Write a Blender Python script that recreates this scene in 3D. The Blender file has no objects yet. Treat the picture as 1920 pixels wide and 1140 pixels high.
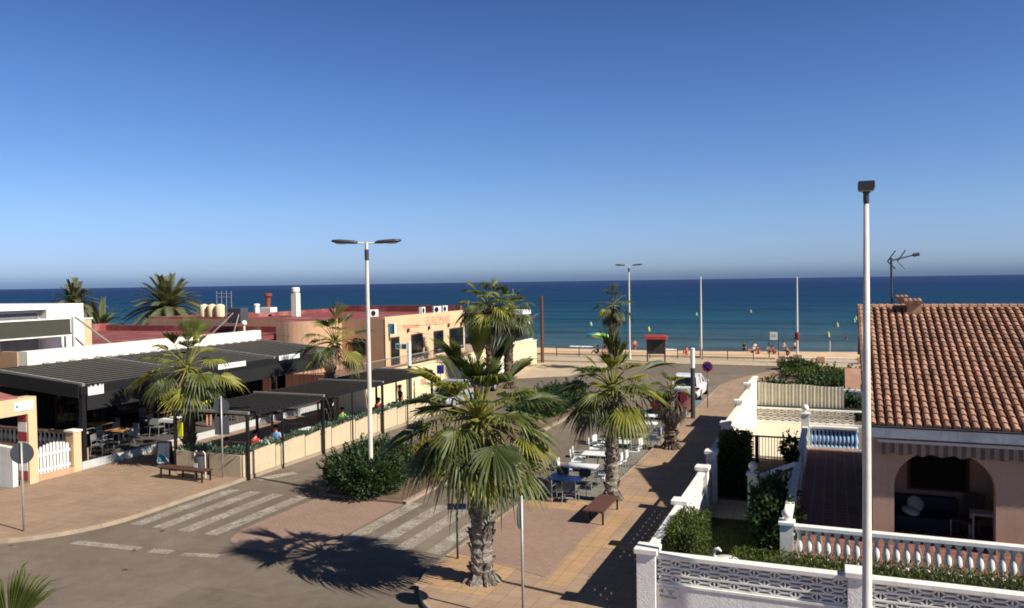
import bpy, bmesh, math, random
from math import sin, cos, pi, radians, atan2, hypot, sqrt
from mathutils import Vector, Matrix
S = bpy.context.scene
COL = S.collection
PI = pi
SUN_TRAVEL_AZ, SUN_EL = radians(170), radians(38.5)
CAM_H = 7.5

# ------------------------------------------------------------------ materials
def lin(c):
    return tuple(((x/255)/12.92 if x/255 <= .04045 else ((x/255+.055)/1.055)**2.4) for x in c)
def nodes(name):
    m = bpy.data.materials.new(name); m.use_nodes = True
    nt = m.node_tree
    return m, nt, nt.nodes['Principled BSDF']
def N(nt, t, **kw):
    n = nt.nodes.new(t)
    for k, v in kw.items():
        if k.startswith('i_'):
            n.inputs[k[2:].replace('_', ' ')].default_value = v
        else: setattr(n, k, v)
    return n
def L(nt, a, b): nt.links.new(a, b)
def mixc(nt, fac, a, b, bt='MIX'):
    n = nt.nodes.new('ShaderNodeMix'); n.data_type = 'RGBA'; n.blend_type = bt
    for s, v in ((0, fac), (6, a), (7, b)):
        if hasattr(v, 'links') or hasattr(v, 'is_linked'): L(nt, v, n.inputs[s])
        elif s == 0: n.inputs[0].default_value = v
        else: n.inputs[s].default_value = (*v[:3], 1)
    return n.outputs[2]
def ramp(nt, src, stops):
    r = nt.nodes.new('ShaderNodeValToRGB')
    e = r.color_ramp.elements
    while len(e) < len(stops): e.new(.5)
    for x, (p, c) in zip(e, stops):
        x.position = p; x.color = (c, c, c, 1) if isinstance(c, (int, float)) else (*c, 1)
    L(nt, src, r.inputs[0]); return r.outputs[0]
def noise(nt, scale, detail=4, rough=.6, vec=None, dist=0):
    n = N(nt, 'ShaderNodeTexNoise'); n.inputs['Scale'].default_value = scale
    n.inputs['Detail'].default_value = detail; n.inputs['Roughness'].default_value = rough
    n.inputs['Distortion'].default_value = dist
    if vec is not None: L(nt, vec, n.inputs['Vector'])
    return n.outputs[0]
def geo(nt): return N(nt, 'ShaderNodeNewGeometry').outputs['Position']
def bump(nt, b, h, strength, dist=.02):
    n = N(nt, 'ShaderNodeBump'); n.inputs['Strength'].default_value = strength
    n.inputs['Distance'].default_value = dist
    L(nt, h, n.inputs['Height']); L(nt, n.outputs[0], b.inputs['Normal'])
def M(name, c, rough=.6, var=.18, scale=3, bmp=0, bscale=40, metal=0, spec=.4, dirt=None, isl=0, streak=0):
    """plain surface: colour with two scales of wear, optional relief, optional change from piece to piece"""
    m, nt, b = nodes(name)
    c = lin(c); pos = geo(nt)
    n1 = noise(nt, scale, 5, .65, pos)
    f = ramp(nt, n1, [(.3, 0), (.7, 1)])
    dk = tuple(x*(1-var) for x in c); lt = tuple(min(.9, x*(1+var*.7)) for x in c)
    col = mixc(nt, f, dk, lt)
    if dirt:
        n2 = noise(nt, dirt[1], 6, .7, pos)
        col = mixc(nt, ramp(nt, n2, [(.52, 0), (.75, dirt[2])]), col, lin(dirt[0]))
    if streak:                                   # rain streaks running down walls
        mp = N(nt, 'ShaderNodeMapping'); mp.inputs['Scale'].default_value = (2.6, 2.6, .22); L(nt, pos, mp.inputs[0])
        col = mixc(nt, ramp(nt, noise(nt, 1, 6, .75, mp.outputs[0]), [(.5, 0), (.74, streak)]), col, lin((120, 108, 92)))
    if isl:
        r = N(nt, 'ShaderNodeNewGeometry').outputs['Random Per Island']
        col = mixc(nt, 1, col, ramp(nt, r, [(0, 1-isl), (1, 1+isl*.5)]), 'MULTIPLY')
    L(nt, col, b.inputs['Base Color'])
    b.inputs['Roughness'].default_value = rough; b.inputs['Metallic'].default_value = metal
    b.inputs['Specular IOR Level'].default_value = spec
    if bmp: bump(nt, b, noise(nt, bscale, 4, .7, pos), bmp)
    return m
def Mleaf(name, c, c2, tr=.35):
    m, nt, b = nodes(name)
    g = N(nt, 'ShaderNodeNewGeometry')
    col = mixc(nt, g.outputs['Random Per Island'], lin(c), lin(c2))
    n1 = noise(nt, 2.2, 3, .6, g.outputs['Position'])
    col = mixc(nt, ramp(nt, n1, [(.3, .75), (.7, 1.15)]), (0, 0, 0), col)
    L(nt, col, b.inputs['Base Color']); b.inputs['Roughness'].default_value = .5
    b.inputs['Specular IOR Level'].default_value = .35
    t = N(nt, 'ShaderNodeBsdfTranslucent'); L(nt, mixc(nt, 1, col, (1.15, 1.25, .6), 'MULTIPLY'), t.inputs[0])
    mx = N(nt, 'ShaderNodeMixShader'); mx.inputs[0].default_value = tr
    L(nt, b.outputs[0], mx.inputs[1]); L(nt, t.outputs[0], mx.inputs[2])
    L(nt, mx.outputs[0], nt.nodes['Material Output'].inputs[0])
    return m
def Masphalt(name, c, patch=True):
    m, nt, b = nodes(name); pos = geo(nt); c = lin(c)
    big = noise(nt, .16, 5, .65, pos, .6)
    mid = noise(nt, 1.3, 5, .7, pos)
    col = mixc(nt, ramp(nt, big, [(.35, 0), (.68, 1)]), tuple(x*.78 for x in c), tuple(x*1.1 for x in c))
    col = mixc(nt, ramp(nt, mid, [(.35, .82), (.7, 1.1)]), (0, 0, 0), col)
    gr = noise(nt, 60, 2, .7, pos)
    col = mixc(nt, ramp(nt, gr, [(.3, .8), (.7, 1.16)]), (0, 0, 0), col)
    if patch:                                    # squarish repair patches
        vp = N(nt, 'ShaderNodeTexVoronoi', distance='CHEBYCHEV'); vp.inputs['Scale'].default_value = .16; vp.inputs['Randomness'].default_value = .8; L(nt, pos, vp.inputs['Vector'])
        sc = N(nt, 'ShaderNodeSeparateColor'); L(nt, vp.outputs['Color'], sc.inputs[0])
        col = mixc(nt, ramp(nt, sc.outputs[0], [(0, .86), (.3, .97), (.7, 1), (1, 1.1)]), (0, 0, 0), col)
        mt = N(nt, 'ShaderNodeMapping'); mt.inputs['Scale'].default_value = (1.5, .06, 1); mt.inputs['Rotation'].default_value = (0, 0, .35); L(nt, pos, mt.inputs[0])
        col = mixc(nt, ramp(nt, noise(nt, 1, 5, .6, mt.outputs[0], .4), [(.3, .9), (.5, 1), (.72, 1.07)]), (0, 0, 0), col)   # tyre tracks
        # oil drips and long tyre-worn stains
        st = noise(nt, .75, 3, .5, pos, 1.2)
        col = mixc(nt, ramp(nt, st, [(.66, 0), (.78, .45)]), col, tuple(x*.55 for x in c))
        v = N(nt, 'ShaderNodeTexVoronoi', feature='DISTANCE_TO_EDGE'); v.inputs['Scale'].default_value = .32
        vv = N(nt, 'ShaderNodeVectorMath', operation='ADD'); L(nt, pos, vv.inputs[0])
        nn = N(nt, 'ShaderNodeTexNoise'); nn.inputs['Scale'].default_value = 1.1; nn.inputs['Detail'].default_value = 5
        L(nt, pos, nn.inputs['Vector']); L(nt, nn.outputs[1], vv.inputs[1]); L(nt, vv.outputs[0], v.inputs['Vector'])
        col = mixc(nt, ramp(nt, v.outputs[0], [(0, .22), (.01, 0)]), col, tuple(x*.45 for x in c))
    L(nt, col, b.inputs['Base Color']); b.inputs['Roughness'].default_value = .85
    b.inputs['Specular IOR Level'].default_value = .25
    bump(nt, b, gr, .25, .01)
    return m
def Mpave(name, c, c2, bw=.4, bh=.2, mort=(120, 95, 75), rot=0, var=.16, msize=.012, offset=.5):
    m, nt, b = nodes(name); pos = geo(nt)
    mp = N(nt, 'ShaderNodeMapping'); mp.inputs['Rotation'].default_value = (0, 0, rot); L(nt, pos, mp.inputs[0])
    br = N(nt, 'ShaderNodeTexBrick'); br.offset = offset
    for k, v in (('Scale', 1), ('Brick Width', bw), ('Row Height', bh), ('Mortar Size', msize), ('Bias', 0)):
        br.inputs[k].default_value = v
    br.inputs['Color1'].default_value = (*lin(c), 1); br.inputs['Color2'].default_value = (*lin(c2), 1)
    br.inputs['Mortar'].default_value = (*lin(mort), 1); L(nt, mp.outputs[0], br.inputs['Vector'])
    n1 = noise(nt, .35, 6, .7, pos, .5); n2 = noise(nt, 5, 5, .7, pos)
    col = mixc(nt, ramp(nt, n1, [(.3, 1-var), (.7, 1+var*.5)]), (0, 0, 0), br.outputs[0])
    col = mixc(nt, ramp(nt, n2, [(.3, .86), (.72, 1.1)]), (0, 0, 0), col)
    st = noise(nt, 1.1, 5, .6, pos, 1.5)
    col = mixc(nt, ramp(nt, st, [(.62, 0), (.8, .35)]), col, tuple(x*.5 for x in lin(c)))
    L(nt, col, b.inputs['Base Color']); b.inputs['Roughness'].default_value = .8
    b.inputs['Specular IOR Level'].default_value = .25
    bump(nt, b, br.outputs[1], -.25, .01)
    return m
def Mpaint(name, c, under):
    """road paint worn through to the asphalt"""
    m, nt, b = nodes(name); pos = geo(nt)
    n1 = noise(nt, 1.6, 6, .75, pos); n2 = noise(nt, 14, 4, .8, pos)
    a = N(nt, 'ShaderNodeMath', operation='ADD'); L(nt, n1, a.inputs[0]); L(nt, n2, a.inputs[1])
    col = mixc(nt, ramp(nt, a.outputs[0], [(.85, .2), (1.1, 1)]), lin(c), lin(under))
    L(nt, col, b.inputs['Base Color']); b.inputs['Roughness'].default_value = .8
    n3 = noise(nt, 5, 6, .8, pos); a2 = N(nt, 'ShaderNodeMath', operation='ADD'); L(nt, n1, a2.inputs[0]); L(nt, n3, a2.inputs[1])
    L(nt, ramp(nt, a2.outputs[0], [(1.0, 1), (1.1, 0)]) if False else ramp(nt, noise(nt, 4, 7, .85, pos), [(.54, 1), (.62, .15)]), b.inputs['Alpha'])
    return m
def Mstripe(name, c, c2, width, axis=0):
    m, nt, b = nodes(name); pos = geo(nt)
    sp = N(nt, 'ShaderNodeSeparateXYZ'); L(nt, pos, sp.inputs[0])
    d = N(nt, 'ShaderNodeMath', operation='DIVIDE'); L(nt, sp.outputs[axis], d.inputs[0]); d.inputs[1].default_value = width
    f = N(nt, 'ShaderNodeMath', operation='FRACT'); L(nt, d.outputs[0], f.inputs[0])
    col = mixc(nt, ramp(nt, f.outputs[0], [(.46, 0), (.5, 1), (.96, 1), (1, 0)]), lin(c), lin(c2))
    col = mixc(nt, ramp(nt, noise(nt, 4, 4, .6, pos), [(.3, .82), (.7, 1.05)]), (0, 0, 0), col)
    L(nt, col, b.inputs['Base Color']); b.inputs['Roughness'].default_value = .75
    return m
def Mglass(name, c=(20, 26, 30), rough=.06):
    m, nt, b = nodes(name)
    L(nt, mixc(nt, ramp(nt, noise(nt, .8, 2, .5, geo(nt)), [(.35, 0), (.65, 1)]), lin(c), tuple(x*1.8 for x in lin(c))), b.inputs['Base Color'])
    b.inputs['Roughness'].default_value = rough; b.inputs['Specular IOR Level'].default_value = .55
    return m
def Msea():
    m, nt, b = nodes('sea water'); pos = geo(nt)
    sp = N(nt, 'ShaderNodeSeparateXYZ'); L(nt, pos, sp.inputs[0])
    mp = N(nt, 'ShaderNodeMapping'); mp.inputs['Scale'].default_value = (.007, .03, 1); L(nt, pos, mp.inputs[0])
    wob = noise(nt, 1, 4, .6, mp.outputs[0])
    a = N(nt, 'ShaderNodeMath', operation='MULTIPLY_ADD'); a.inputs[1].default_value = 1; L(nt, sp.outputs[1], a.inputs[0])
    k = N(nt, 'ShaderNodeMath', operation='MULTIPLY'); L(nt, wob, k.inputs[0]); k.inputs[1].default_value = 60
    L(nt, k.outputs[0], a.inputs[2])
    lg = N(nt, 'ShaderNodeMath', operation='LOGARITHM'); L(nt, a.outputs[0], lg.inputs[0]); lg.inputs[1].default_value = 10
    mr = N(nt, 'ShaderNodeMapRange'); L(nt, lg.outputs[0], mr.inputs[0])
    mr.inputs[1].default_value = 2.1; mr.inputs[2].default_value = 3.6
    col = ramp(nt, mr.outputs[0], [(0, (.084, .138, .165)), (.06, (.048, .105, .14)), (.15, (.016, .078, .135)), (.33, (.01, .049, .116)), (.6, (.014, .042, .118)), (1, (.028, .05, .145))])
    mp2 = N(nt, 'ShaderNodeMapping'); mp2.inputs['Scale'].default_value = (.012, .11, 1); L(nt, pos, mp2.inputs[0])
    st = noise(nt, 1, 6, .65, mp2.outputs[0])
    col = mixc(nt, ramp(nt, st, [(.34, .5), (.66, 1.4)]), (0, 0, 0), col)
    mp4 = N(nt, 'ShaderNodeMapping'); mp4.inputs['Scale'].default_value = (.09, .5, 1); L(nt, pos, mp4.inputs[0])
    col = mixc(nt, ramp(nt, noise(nt, 1, 4, .7, mp4.outputs[0]), [(.35, .72), (.62, 1.12), (.78, 1.5)]), (0, 0, 0), col)
    L(nt, col, b.inputs['Base Color'])
    b.inputs['Roughness'].default_value = .5; b.inputs['Specular IOR Level'].default_value = 0
    gl = N(nt, 'ShaderNodeBsdfGlossy'); gl.inputs['Roughness'].default_value = .22; mx = N(nt, 'ShaderNodeMixShader'); mx.inputs[0].default_value = .07
    L(nt, b.outputs[0], mx.inputs[1]); L(nt, gl.outputs[0], mx.inputs[2]); L(nt, mx.outputs[0], nt.nodes['Material Output'].inputs[0])
    mp3 = N(nt, 'ShaderNodeMapping'); mp3.inputs['Scale'].default_value = (.28, .8, 1); L(nt, pos, mp3.inputs[0])
    hgt = noise(nt, 1, 6, .7, mp3.outputs[0]); bump(nt, b, hgt, .9, .9); bump(nt, gl, hgt, 1, 1.2)
    return m
def Msand():
    m, nt, b = nodes('beach sand'); pos = geo(nt)
    sp = N(nt, 'ShaderNodeSeparateXYZ'); L(nt, pos, sp.inputs[0])
    n1 = noise(nt, .35, 6, .7, pos); n2 = noise(nt, 9, 4, .7, pos)
    col = mixc(nt, ramp(nt, n1, [(.3, 0), (.7, 1)]), lin((190, 155, 118)), lin((212, 182, 142)))
    wet = N(nt, 'ShaderNodeMapRange'); L(nt, sp.outputs[2], wet.inputs[0])
    wet.inputs[1].default_value = -2.3; wet.inputs[2].default_value = -1.75; wet.inputs[3].default_value = 1; wet.inputs[4].default_value = 0
    col = mixc(nt, wet.outputs[0], col, lin((120, 100, 82)))
    L(nt, col, b.inputs['Base Color']); b.inputs['Roughness'].default_value = .9
    bump(nt, b, n2, .6, .08)
    return m
def Mtrunk(name, c, c2):
    m, nt, b = nodes(name); pos = geo(nt)
    mp = N(nt, 'ShaderNodeMapping'); mp.inputs['Scale'].default_value = (6, 6, 16); L(nt, pos, mp.inputs[0])
    n1 = noise(nt, 1, 5, .7, mp.outputs[0])
    r = N(nt, 'ShaderNodeNewGeometry').outputs['Random Per Island']
    col = mixc(nt, ramp(nt, n1, [(.35, 0), (.65, 1)]), lin(c), lin(c2))
    col = mixc(nt, ramp(nt, r, [(0, .55), (1, 1.25)]), (0, 0, 0), col)
    L(nt, col, b.inputs['Base Color']); b.inputs['Roughness'].default_value = .9
    bump(nt, b, n1, .8, .05)
    return m

MAT = {}
def mk():
    A = MAT
    A['asphalt'] = Masphalt('worn asphalt', (121, 108, 95))
    A['asphalt2'] = Masphalt('parking concrete', (128, 121, 110), False)
    A['pave'] = Mpave('tan paving tiles', (160, 134, 111), (150, 125, 104), .4, .4, (140, 114, 92), offset=0, var=.2)
    A['pave_pl'] = Mpave('plaza paving', (155, 131, 108), (147, 123, 103), .4, .4, (138, 112, 90), offset=0, var=.26)
    A['pave_band'] = Mpave('yellow paving band', (172, 140, 106), (166, 134, 102), .4, .4, (150, 116, 80), offset=0)
    A['pave_pink'] = Mpave('pink paving blocks', (150, 125, 109), (143, 118, 104), .2, .1, (136, 110, 96))
    A['prom'] = Mpave('promenade slabs', (186, 166, 140), (176, 158, 132), .6, .6, (150, 132, 108), offset=0)
    A['kerb'] = M('kerb stone', (152, 136, 116), .8, .2, 2, .3)
    A['paint'] = Mpaint('worn white road paint', (172, 165, 152), (134, 122, 108))
    A['bluepaint'] = Mpaint('blue bay paint', (70, 140, 175), (110, 118, 120))
    A['sand'] = Msand(); A['sea'] = Msea()
    A['foam'] = M('sea foam', (236, 238, 236), .7, .1, 6)
    A['soil'] = M('dry soil', (100, 82, 64), .95, .3, 2, .6, 20)
    A['lawn'] = M('lawn soil', (58, 66, 34), .95, .3, 3, .6, 30)
    A['terracotta'] = Mpave('terracotta floor tiles', (138, 90, 74), (124, 78, 66), .33, .33, (150, 130, 116), offset=0)
    A['cream_floor'] = M('cream patio floor', (206, 190, 166), .7, .1, 2)
    A['white'] = M('white painted masonry', (226, 223, 216), .75, .08, 2, .15, 30, dirt=((150, 140, 125), 3, .35), streak=.35)
    A['white_shiny'] = M('white paint', (216, 214, 208), .45, .06, 3)
    A['render_rough'] = M('rough white render', (230, 226, 222), .9, .12, 12, .9, 22, streak=.25)
    A['cream'] = M('cream render', (228, 221, 202), .8, .1, 1.2, .2, 30, dirt=((160, 146, 116), 2, .35), streak=.3)
    A['cream_y'] = M('yellow cream render', (218, 202, 160), .8, .1, 1.2, .2, 30, dirt=((166, 148, 112), 2, .35), streak=.3)
    A['cream_fence'] = Mstripe('cream corrugated fence', (188, 182, 160), (168, 162, 142), .34, 0)
    A['peach'] = M('peach render', (206, 175, 138), .85, .08, .8, .2, 30, dirt=((176, 136, 102), 1.2, .35), streak=.35)
    A['tan'] = M('tan and shaded peach render', (184, 146, 116), .85, .08, .8, .2, 30, dirt=((150, 116, 90), 1.2, .4), streak=.4)  # plain tan, and peach darkened for walls in shade
    A['house'] = M('pink beige render', (182, 150, 130), .85, .08, 1, .35, 34, dirt=((146, 118, 98), 2.5, .45), streak=.3)
    A['redroof'] = M('red roof paint', (126, 62, 58), .8, .25, .5, dirt=((170, 132, 124), .5, .85))
    A['red'] = M('red paint', (150, 56, 50), .6, .15, 3)
    A['tile'] = M('clay roof tiles', (166, 126, 102), .9, .22, 1.2, .3, 40, dirt=((116, 96, 80), 2.2, .6), isl=.32)
    A['tile_dark'] = M('clay channel tiles', (92, 66, 54), .9, .3, 4)
    A['black_metal'] = M('black powder coat', (26, 26, 27), .45, .25, 4)
    A['dark_fabric'] = M('charcoal awning fabric', (24, 24, 25), .85, .2, 4)
    A['grey_beam'] = M('grey beam paint', (132, 128, 120), .5, .12, 3)
    A['louvre'] = M('dark louvre paint', (84, 78, 72), .5, .2, 3)
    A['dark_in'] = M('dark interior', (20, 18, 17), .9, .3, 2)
    A['olive'] = M('olive board', (58, 58, 48), .7, .1, 2)
    A['galv'] = M('galvanised steel', (168, 164, 158), .45, .12, 5, metal=.35)
    A['pole_white'] = M('pale lamp post paint', (206, 198, 186), .5, .08, 3, dirt=((150, 130, 110), 4, .35))
    A['lamp_head'] = M('lamp head grey', (62, 62, 64), .4, .15, 6)
    A['lamp_lens'] = M('lamp lens', (190, 186, 176), .25, .05, 6)
    A['sign_back'] = M('grey sign back', (74, 76, 80), .5, .1, 6, metal=.2)
    A['sign_white'] = M('white sign face', (220, 220, 216), .4, .04, 6)
    A['sign_blue'] = M('blue sign face', (28, 44, 110), .4, .1, 6)
    A['sign_red'] = M('red sign face', (160, 30, 34), .4, .1, 6)
    A['wood_dark'] = M('brown slat wood', (86, 56, 44), .7, .25, 5, .3)
    A['wood_pole'] = M('brown timber', (92, 58, 44), .85, .25, 4, .3)
    A['wood_light'] = M('light timber', (176, 128, 82), .75, .2, 5)
    A['planter'] = M('beige planter boards', (190, 172, 142), .85, .1, 1.5, .3, 30, dirt=((150, 124, 92), 3, .4), streak=.35)
    A['alu'] = M('aluminium tube', (186, 188, 188), .35, .08, 8, metal=.6)
    A['plastic_white'] = M('white plastic', (222, 222, 218), .45, .05, 6)
    A['navy'] = M('navy table top', (30, 48, 96), .35, .12, 6)
    A['dark_seat'] = M('dark seat webbing', (44, 48, 56), .7, .2, 12)
    A['glass'] = Mglass('dark window glass')
    A['glass_blue'] = Mglass('pavilion glass', (34, 52, 58))
    A['trunk'] = Mtrunk('palm trunk fibre', (84, 74, 64), (158, 148, 136))
    A['trunk_d'] = Mtrunk('dark palm trunk fibre', (66, 54, 44), (124, 106, 88))
    A['palm'] = Mleaf('fan palm green', (70, 82, 38), (106, 112, 50))
    A['palm_y'] = Mleaf('fan palm yellow green', (126, 128, 50), (152, 146, 68), .38)
    A['palm_dk'] = Mleaf('fan palm old green', (54, 64, 34), (82, 90, 46), .22)
    A['dead'] = Mleaf('dead palm frond', (104, 86, 68), (146, 126, 102), .15)
    A['dead_dk'] = Mleaf('dark dead frond', (58, 48, 40), (92, 78, 64), .1)
    A['pane_grey'] = M('curtained glass', (112, 110, 112), .3, .2, 3)
    A['canopy_rod'] = M('lit slat rod', (80, 75, 69), .5, .12, 3)
    A['date'] = Mleaf('date palm green', (92, 98, 72), (128, 128, 98), .25)
    A['oleander'] = Mleaf('oleander leaves', (34, 52, 26), (60, 82, 40), .25)
    A['yellowbush'] = Mleaf('dry yellow leaves', (104, 98, 44), (150, 132, 62), .3)
    A['hedge'] = Mleaf('hedge leaves', (56, 70, 26), (92, 100, 40), .25)
    A['hedge_core'] = M('hedge twigs', (30, 34, 16), .95, .3, 6)
    A['succulent'] = Mleaf('blue green planter leaves', (52, 74, 60), (96, 118, 98), .2)
    A['skin'] = M('skin', (190, 132, 102), .55, .08, 8)
    A['hair'] = M('dark hair', (40, 30, 24), .6, .2, 20)
    A['car_white'] = M('white car paint', (214, 214, 212), .22, .04, 2, spec=.6)
    A['car_red'] = M('dark red car paint', (84, 26, 28), .22, .1, 2, spec=.6)
    A['car_navy'] = M('dark blue car paint', (24, 30, 50), .2, .1, 2, spec=.6)
    A['car_silver'] = M('silver car paint', (170, 172, 174), .25, .06, 2, metal=.4)
    A['tyre'] = M('tyre rubber', (24, 24, 25), .85, .2, 10)
    A['rust'] = M('rusty flue', (120, 64, 40), .8, .3, 6, .3)
    A['blue_tarp'] = M('blue plastic', (34, 104, 180), .4, .15, 3)
    for k, c in dict(cloth_red=(190, 40, 48), cloth_blue=(110, 160, 220), cloth_lime=(110, 215, 50), cloth_navy=(30, 36, 52),
                     cloth_white=(220, 216, 210), cloth_black=(26, 26, 30), cloth_yellow=(225, 220, 30), cloth_teal=(40, 120, 130),
                     cloth_maroon=(110, 30, 34), cloth_purple=(70, 50, 70), par_green=(120, 200, 120), par_lime=(190, 215, 110), par_blue=(50, 120, 190),
                     buoy=(176, 172, 84), buoy_g=(150, 172, 120), lettering=(216, 138, 112), greysign=(176, 178, 176), green_sign=(30, 130, 90), black=(20, 20, 22)).items():
        A[k] = M(k.replace('_', ' '), c, .7, .12, 5)
mk()

# ------------------------------------------------------------------ mesh builder
OFF = {}
class MB:
    def __init__(s): s.v = []; s.f = []; s.mi = []; s.m = 0
    def add(s, vs, fs):
        o = len(s.v); s.v += [tuple(v) for v in vs]
        for f in fs: s.f.append(tuple(i+o for i in f)); s.mi.append(s.m)
        return s
    def box(s, x0, x1, y0, y1, z0, z1):
        return s.add([(x, y, z) for z in (z0, z1) for y in (y0, y1) for x in (x0, x1)],
                     [(0, 2, 3, 1), (4, 5, 7, 6), (0, 1, 5, 4), (2, 6, 7, 3), (0, 4, 6, 2), (1, 3, 7, 5)])
    def bar(s, p, q, w, h, up=(0, 0, 1)):
        """rectangular bar from p to q, w across, h in the up direction"""
        p, q = Vector(p), Vector(q); d = (q-p).normalized(); u = Vector(up)
        a = d.cross(u)
        if a.length < 1e-4: a = d.cross(Vector((0, 1, 0)))
        a.normalize(); b = a.cross(d)
        vs = [e + a*sx*w/2 + b*sy*h/2 for e in (p, q) for sx, sy in ((-1, -1), (1, -1), (1, 1), (-1, 1))]
        return s.add(vs, [(3, 2, 1, 0), (4, 5, 6, 7)] + [(i, (i+1) % 4, (i+1) % 4+4, i+4) for i in range(4)])
    def tube(s, pts, rs, n=8, cap=True):
        pts = [Vector(p) for p in pts]
        if not isinstance(rs, (list, tuple)): rs = [rs]*len(pts)
        o = len(s.v); a = None
        for i, (p, r) in enumerate(zip(pts, rs)):
            d = (pts[min(i+1, len(pts)-1)]-pts[max(i-1, 0)]).normalized()
            if a is None:
                a = d.cross(Vector((0, 0, 1)))
                if a.length < .05: a = d.cross(Vector((0, 1, 0)))
            else: a = a - d*a.dot(d)
            a.normalize(); b = d.cross(a)
            s.v += [tuple(p + a*cos(2*PI*k/n)*r + b*sin(2*PI*k/n)*r) for k in range(n)]
        for i in range(len(pts)-1):
            for k in range(n):
                s.f.append((o+i*n+k, o+i*n+(k+1) % n, o+(i+1)*n+(k+1) % n, o+(i+1)*n+k)); s.mi.append(s.m)
        if cap:
            s.f.append(tuple(o+k for k in reversed(range(n)))); s.mi.append(s.m)
            e = o+(len(pts)-1)*n
            s.f.append(tuple(e+k for k in range(n))); s.mi.append(s.m)
        return s
    def lathe(s, prof, n=16, c=(0, 0, 0), sc=(1, 1)):
        o = len(s.v)
        for r, z in prof:
            s.v += [(c[0]+r*sc[0]*cos(2*PI*k/n), c[1]+r*sc[1]*sin(2*PI*k/n), c[2]+z) for k in range(n)]
        for i in range(len(prof)-1):
            for k in range(n):
                s.f.append((o+i*n+k, o+i*n+(k+1) % n, o+(i+1)*n+(k+1) % n, o+(i+1)*n+k)); s.mi.append(s.m)
        s.f.append(tuple(o+k for k in reversed(range(n)))); s.mi.append(s.m)
        e = o+(len(prof)-1)*n; s.f.append(tuple(e+k for k in range(n))); s.mi.append(s.m)
        return s
    def prism(s, poly, z0, z1, ax=2):
        """polygon extruded along axis ax (2: xy outline, 1: xz outline, 0: yz outline)"""
        P = lambda a, b, t: (a, b, t) if ax == 2 else (a, t, b) if ax == 1 else (t, a, b)
        n = len(poly)
        vs = [P(a, b, z0) for a, b in poly]+[P(a, b, z1) for a, b in poly]
        return s.add(vs, [tuple(reversed(range(n))), tuple(range(n, 2*n))]+[(i, (i+1) % n, (i+1) % n+n, i+n) for i in range(n)])
    def disc(s, c, nrm, r, t, n=20):
        c = Vector(c); d = Vector(nrm).normalized()
        return s.tube([c-d*t/2, c+d*t/2], r, n)
    def build(s, name, mat, parent=None, smooth=False, bevel=0):
        if not s.f: return None
        me = bpy.data.meshes.new(name)
        off = OFF.get(root_of(parent).name, None) if parent else None
        vs = s.v if off is None else [(x-off[0], y-off[1], z-off[2]) for x, y, z in s.v]
        me.from_pydata(vs, [], s.f)
        for m in (mat if isinstance(mat, (list, tuple)) else [mat]): me.materials.append(MAT[m])
        me.polygons.foreach_set('material_index', s.mi)
        if smooth: me.polygons.foreach_set('use_smooth', [True]*len(s.f))
        bm = bmesh.new(); bm.from_mesh(me); bmesh.ops.recalc_face_normals(bm, faces=bm.faces)
        if bevel: bmesh.ops.bevel(bm, geom=[e for e in bm.edges if e.is_manifold and e.calc_face_angle(0) > .5], offset=bevel, segments=2, affect='EDGES', profile=.5)
        bm.to_mesh(me); bm.free()
        o = bpy.data.objects.new(name, me); COL.objects.link(o)
        if parent: o.parent = parent
        return o
def root_of(o):
    while o.parent: o = o.parent
    return o
def thing(name, label, cat, loc=(0, 0, 0), rz=0, group=None, world=False):
    o = bpy.data.objects.new(name, None); COL.objects.link(o); o.empty_display_size = .3
    o.location = loc; o.rotation_euler = (0, 0, rz); o['label'] = label; o['category'] = cat
    if group: o['group'] = group
    if world: OFF[o.name] = loc
    return o
def tag(o, label, cat, group=None):
    o['label'] = label; o['category'] = cat
    if group: o['group'] = group
    return o
def struct(o, kind='structure'): o['kind'] = kind; return o
def copy_tree(o, parent=None):
    c = o.copy(); COL.objects.link(c); c.parent = parent
    for ch in list(o.children): copy_tree(ch, c)
    return c
def dup(o, loc, rz=0, label=None, group=None, sc=None):
    c = copy_tree(o); c.location = loc; c.rotation_euler = (0, 0, rz)
    if label: c['label'] = label
    if group: c['group'] = group
    if sc: c.scale = (sc, sc, sc)
    return c
def text(name, body, size, mat, parent, loc, rot, ext=.004):
    cu = bpy.data.curves.new(name, 'FONT'); cu.body = body; cu.size = size; cu.extrude = ext
    cu.align_x = 'CENTER'; cu.align_y = 'CENTER'; cu.materials.append(MAT[mat])
    t = bpy.data.objects.new(name, cu); COL.objects.link(t)
    dg = bpy.context.evaluated_depsgraph_get()
    me = bpy.data.meshes.new_from_object(t.evaluated_get(dg))
    bpy.data.objects.remove(t)
    o = bpy.data.objects.new(name, me); COL.objects.link(o)
    off = OFF.get(root_of(parent).name, (0, 0, 0))
    o.parent = parent; o.location = Vector(loc)-Vector(off); o.rotation_euler = rot
    return o
MAT['valance'] = Mstripe('striped awning', (150, 128, 112), (104, 84, 76), .2, 0)
MAT['shaded_floor'] = Mpave('shaded platform tiles', (92, 86, 80), (84, 78, 73), .5, .5, (70, 66, 62), offset=0)  # tile colour darkened to put the pergola's shade into the floor
MAT['sign_teal'] = M('teal sign face', (74, 140, 165), .5, .1, 5)
MAT['blue_glow'] = M('blue glow tint', (150, 186, 220), .5, .1, 6)  # blue light through the plastic sheet, painted onto the balusters
MAT['chair_shaded'] = M('shade darkened tube', (120, 122, 122), .45, .1, 8)  # aluminium darkened to carry the shade under the pergola
MAT['green_dark'] = M('dark green paint', (30, 74, 54), .5, .1, 6)
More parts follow.
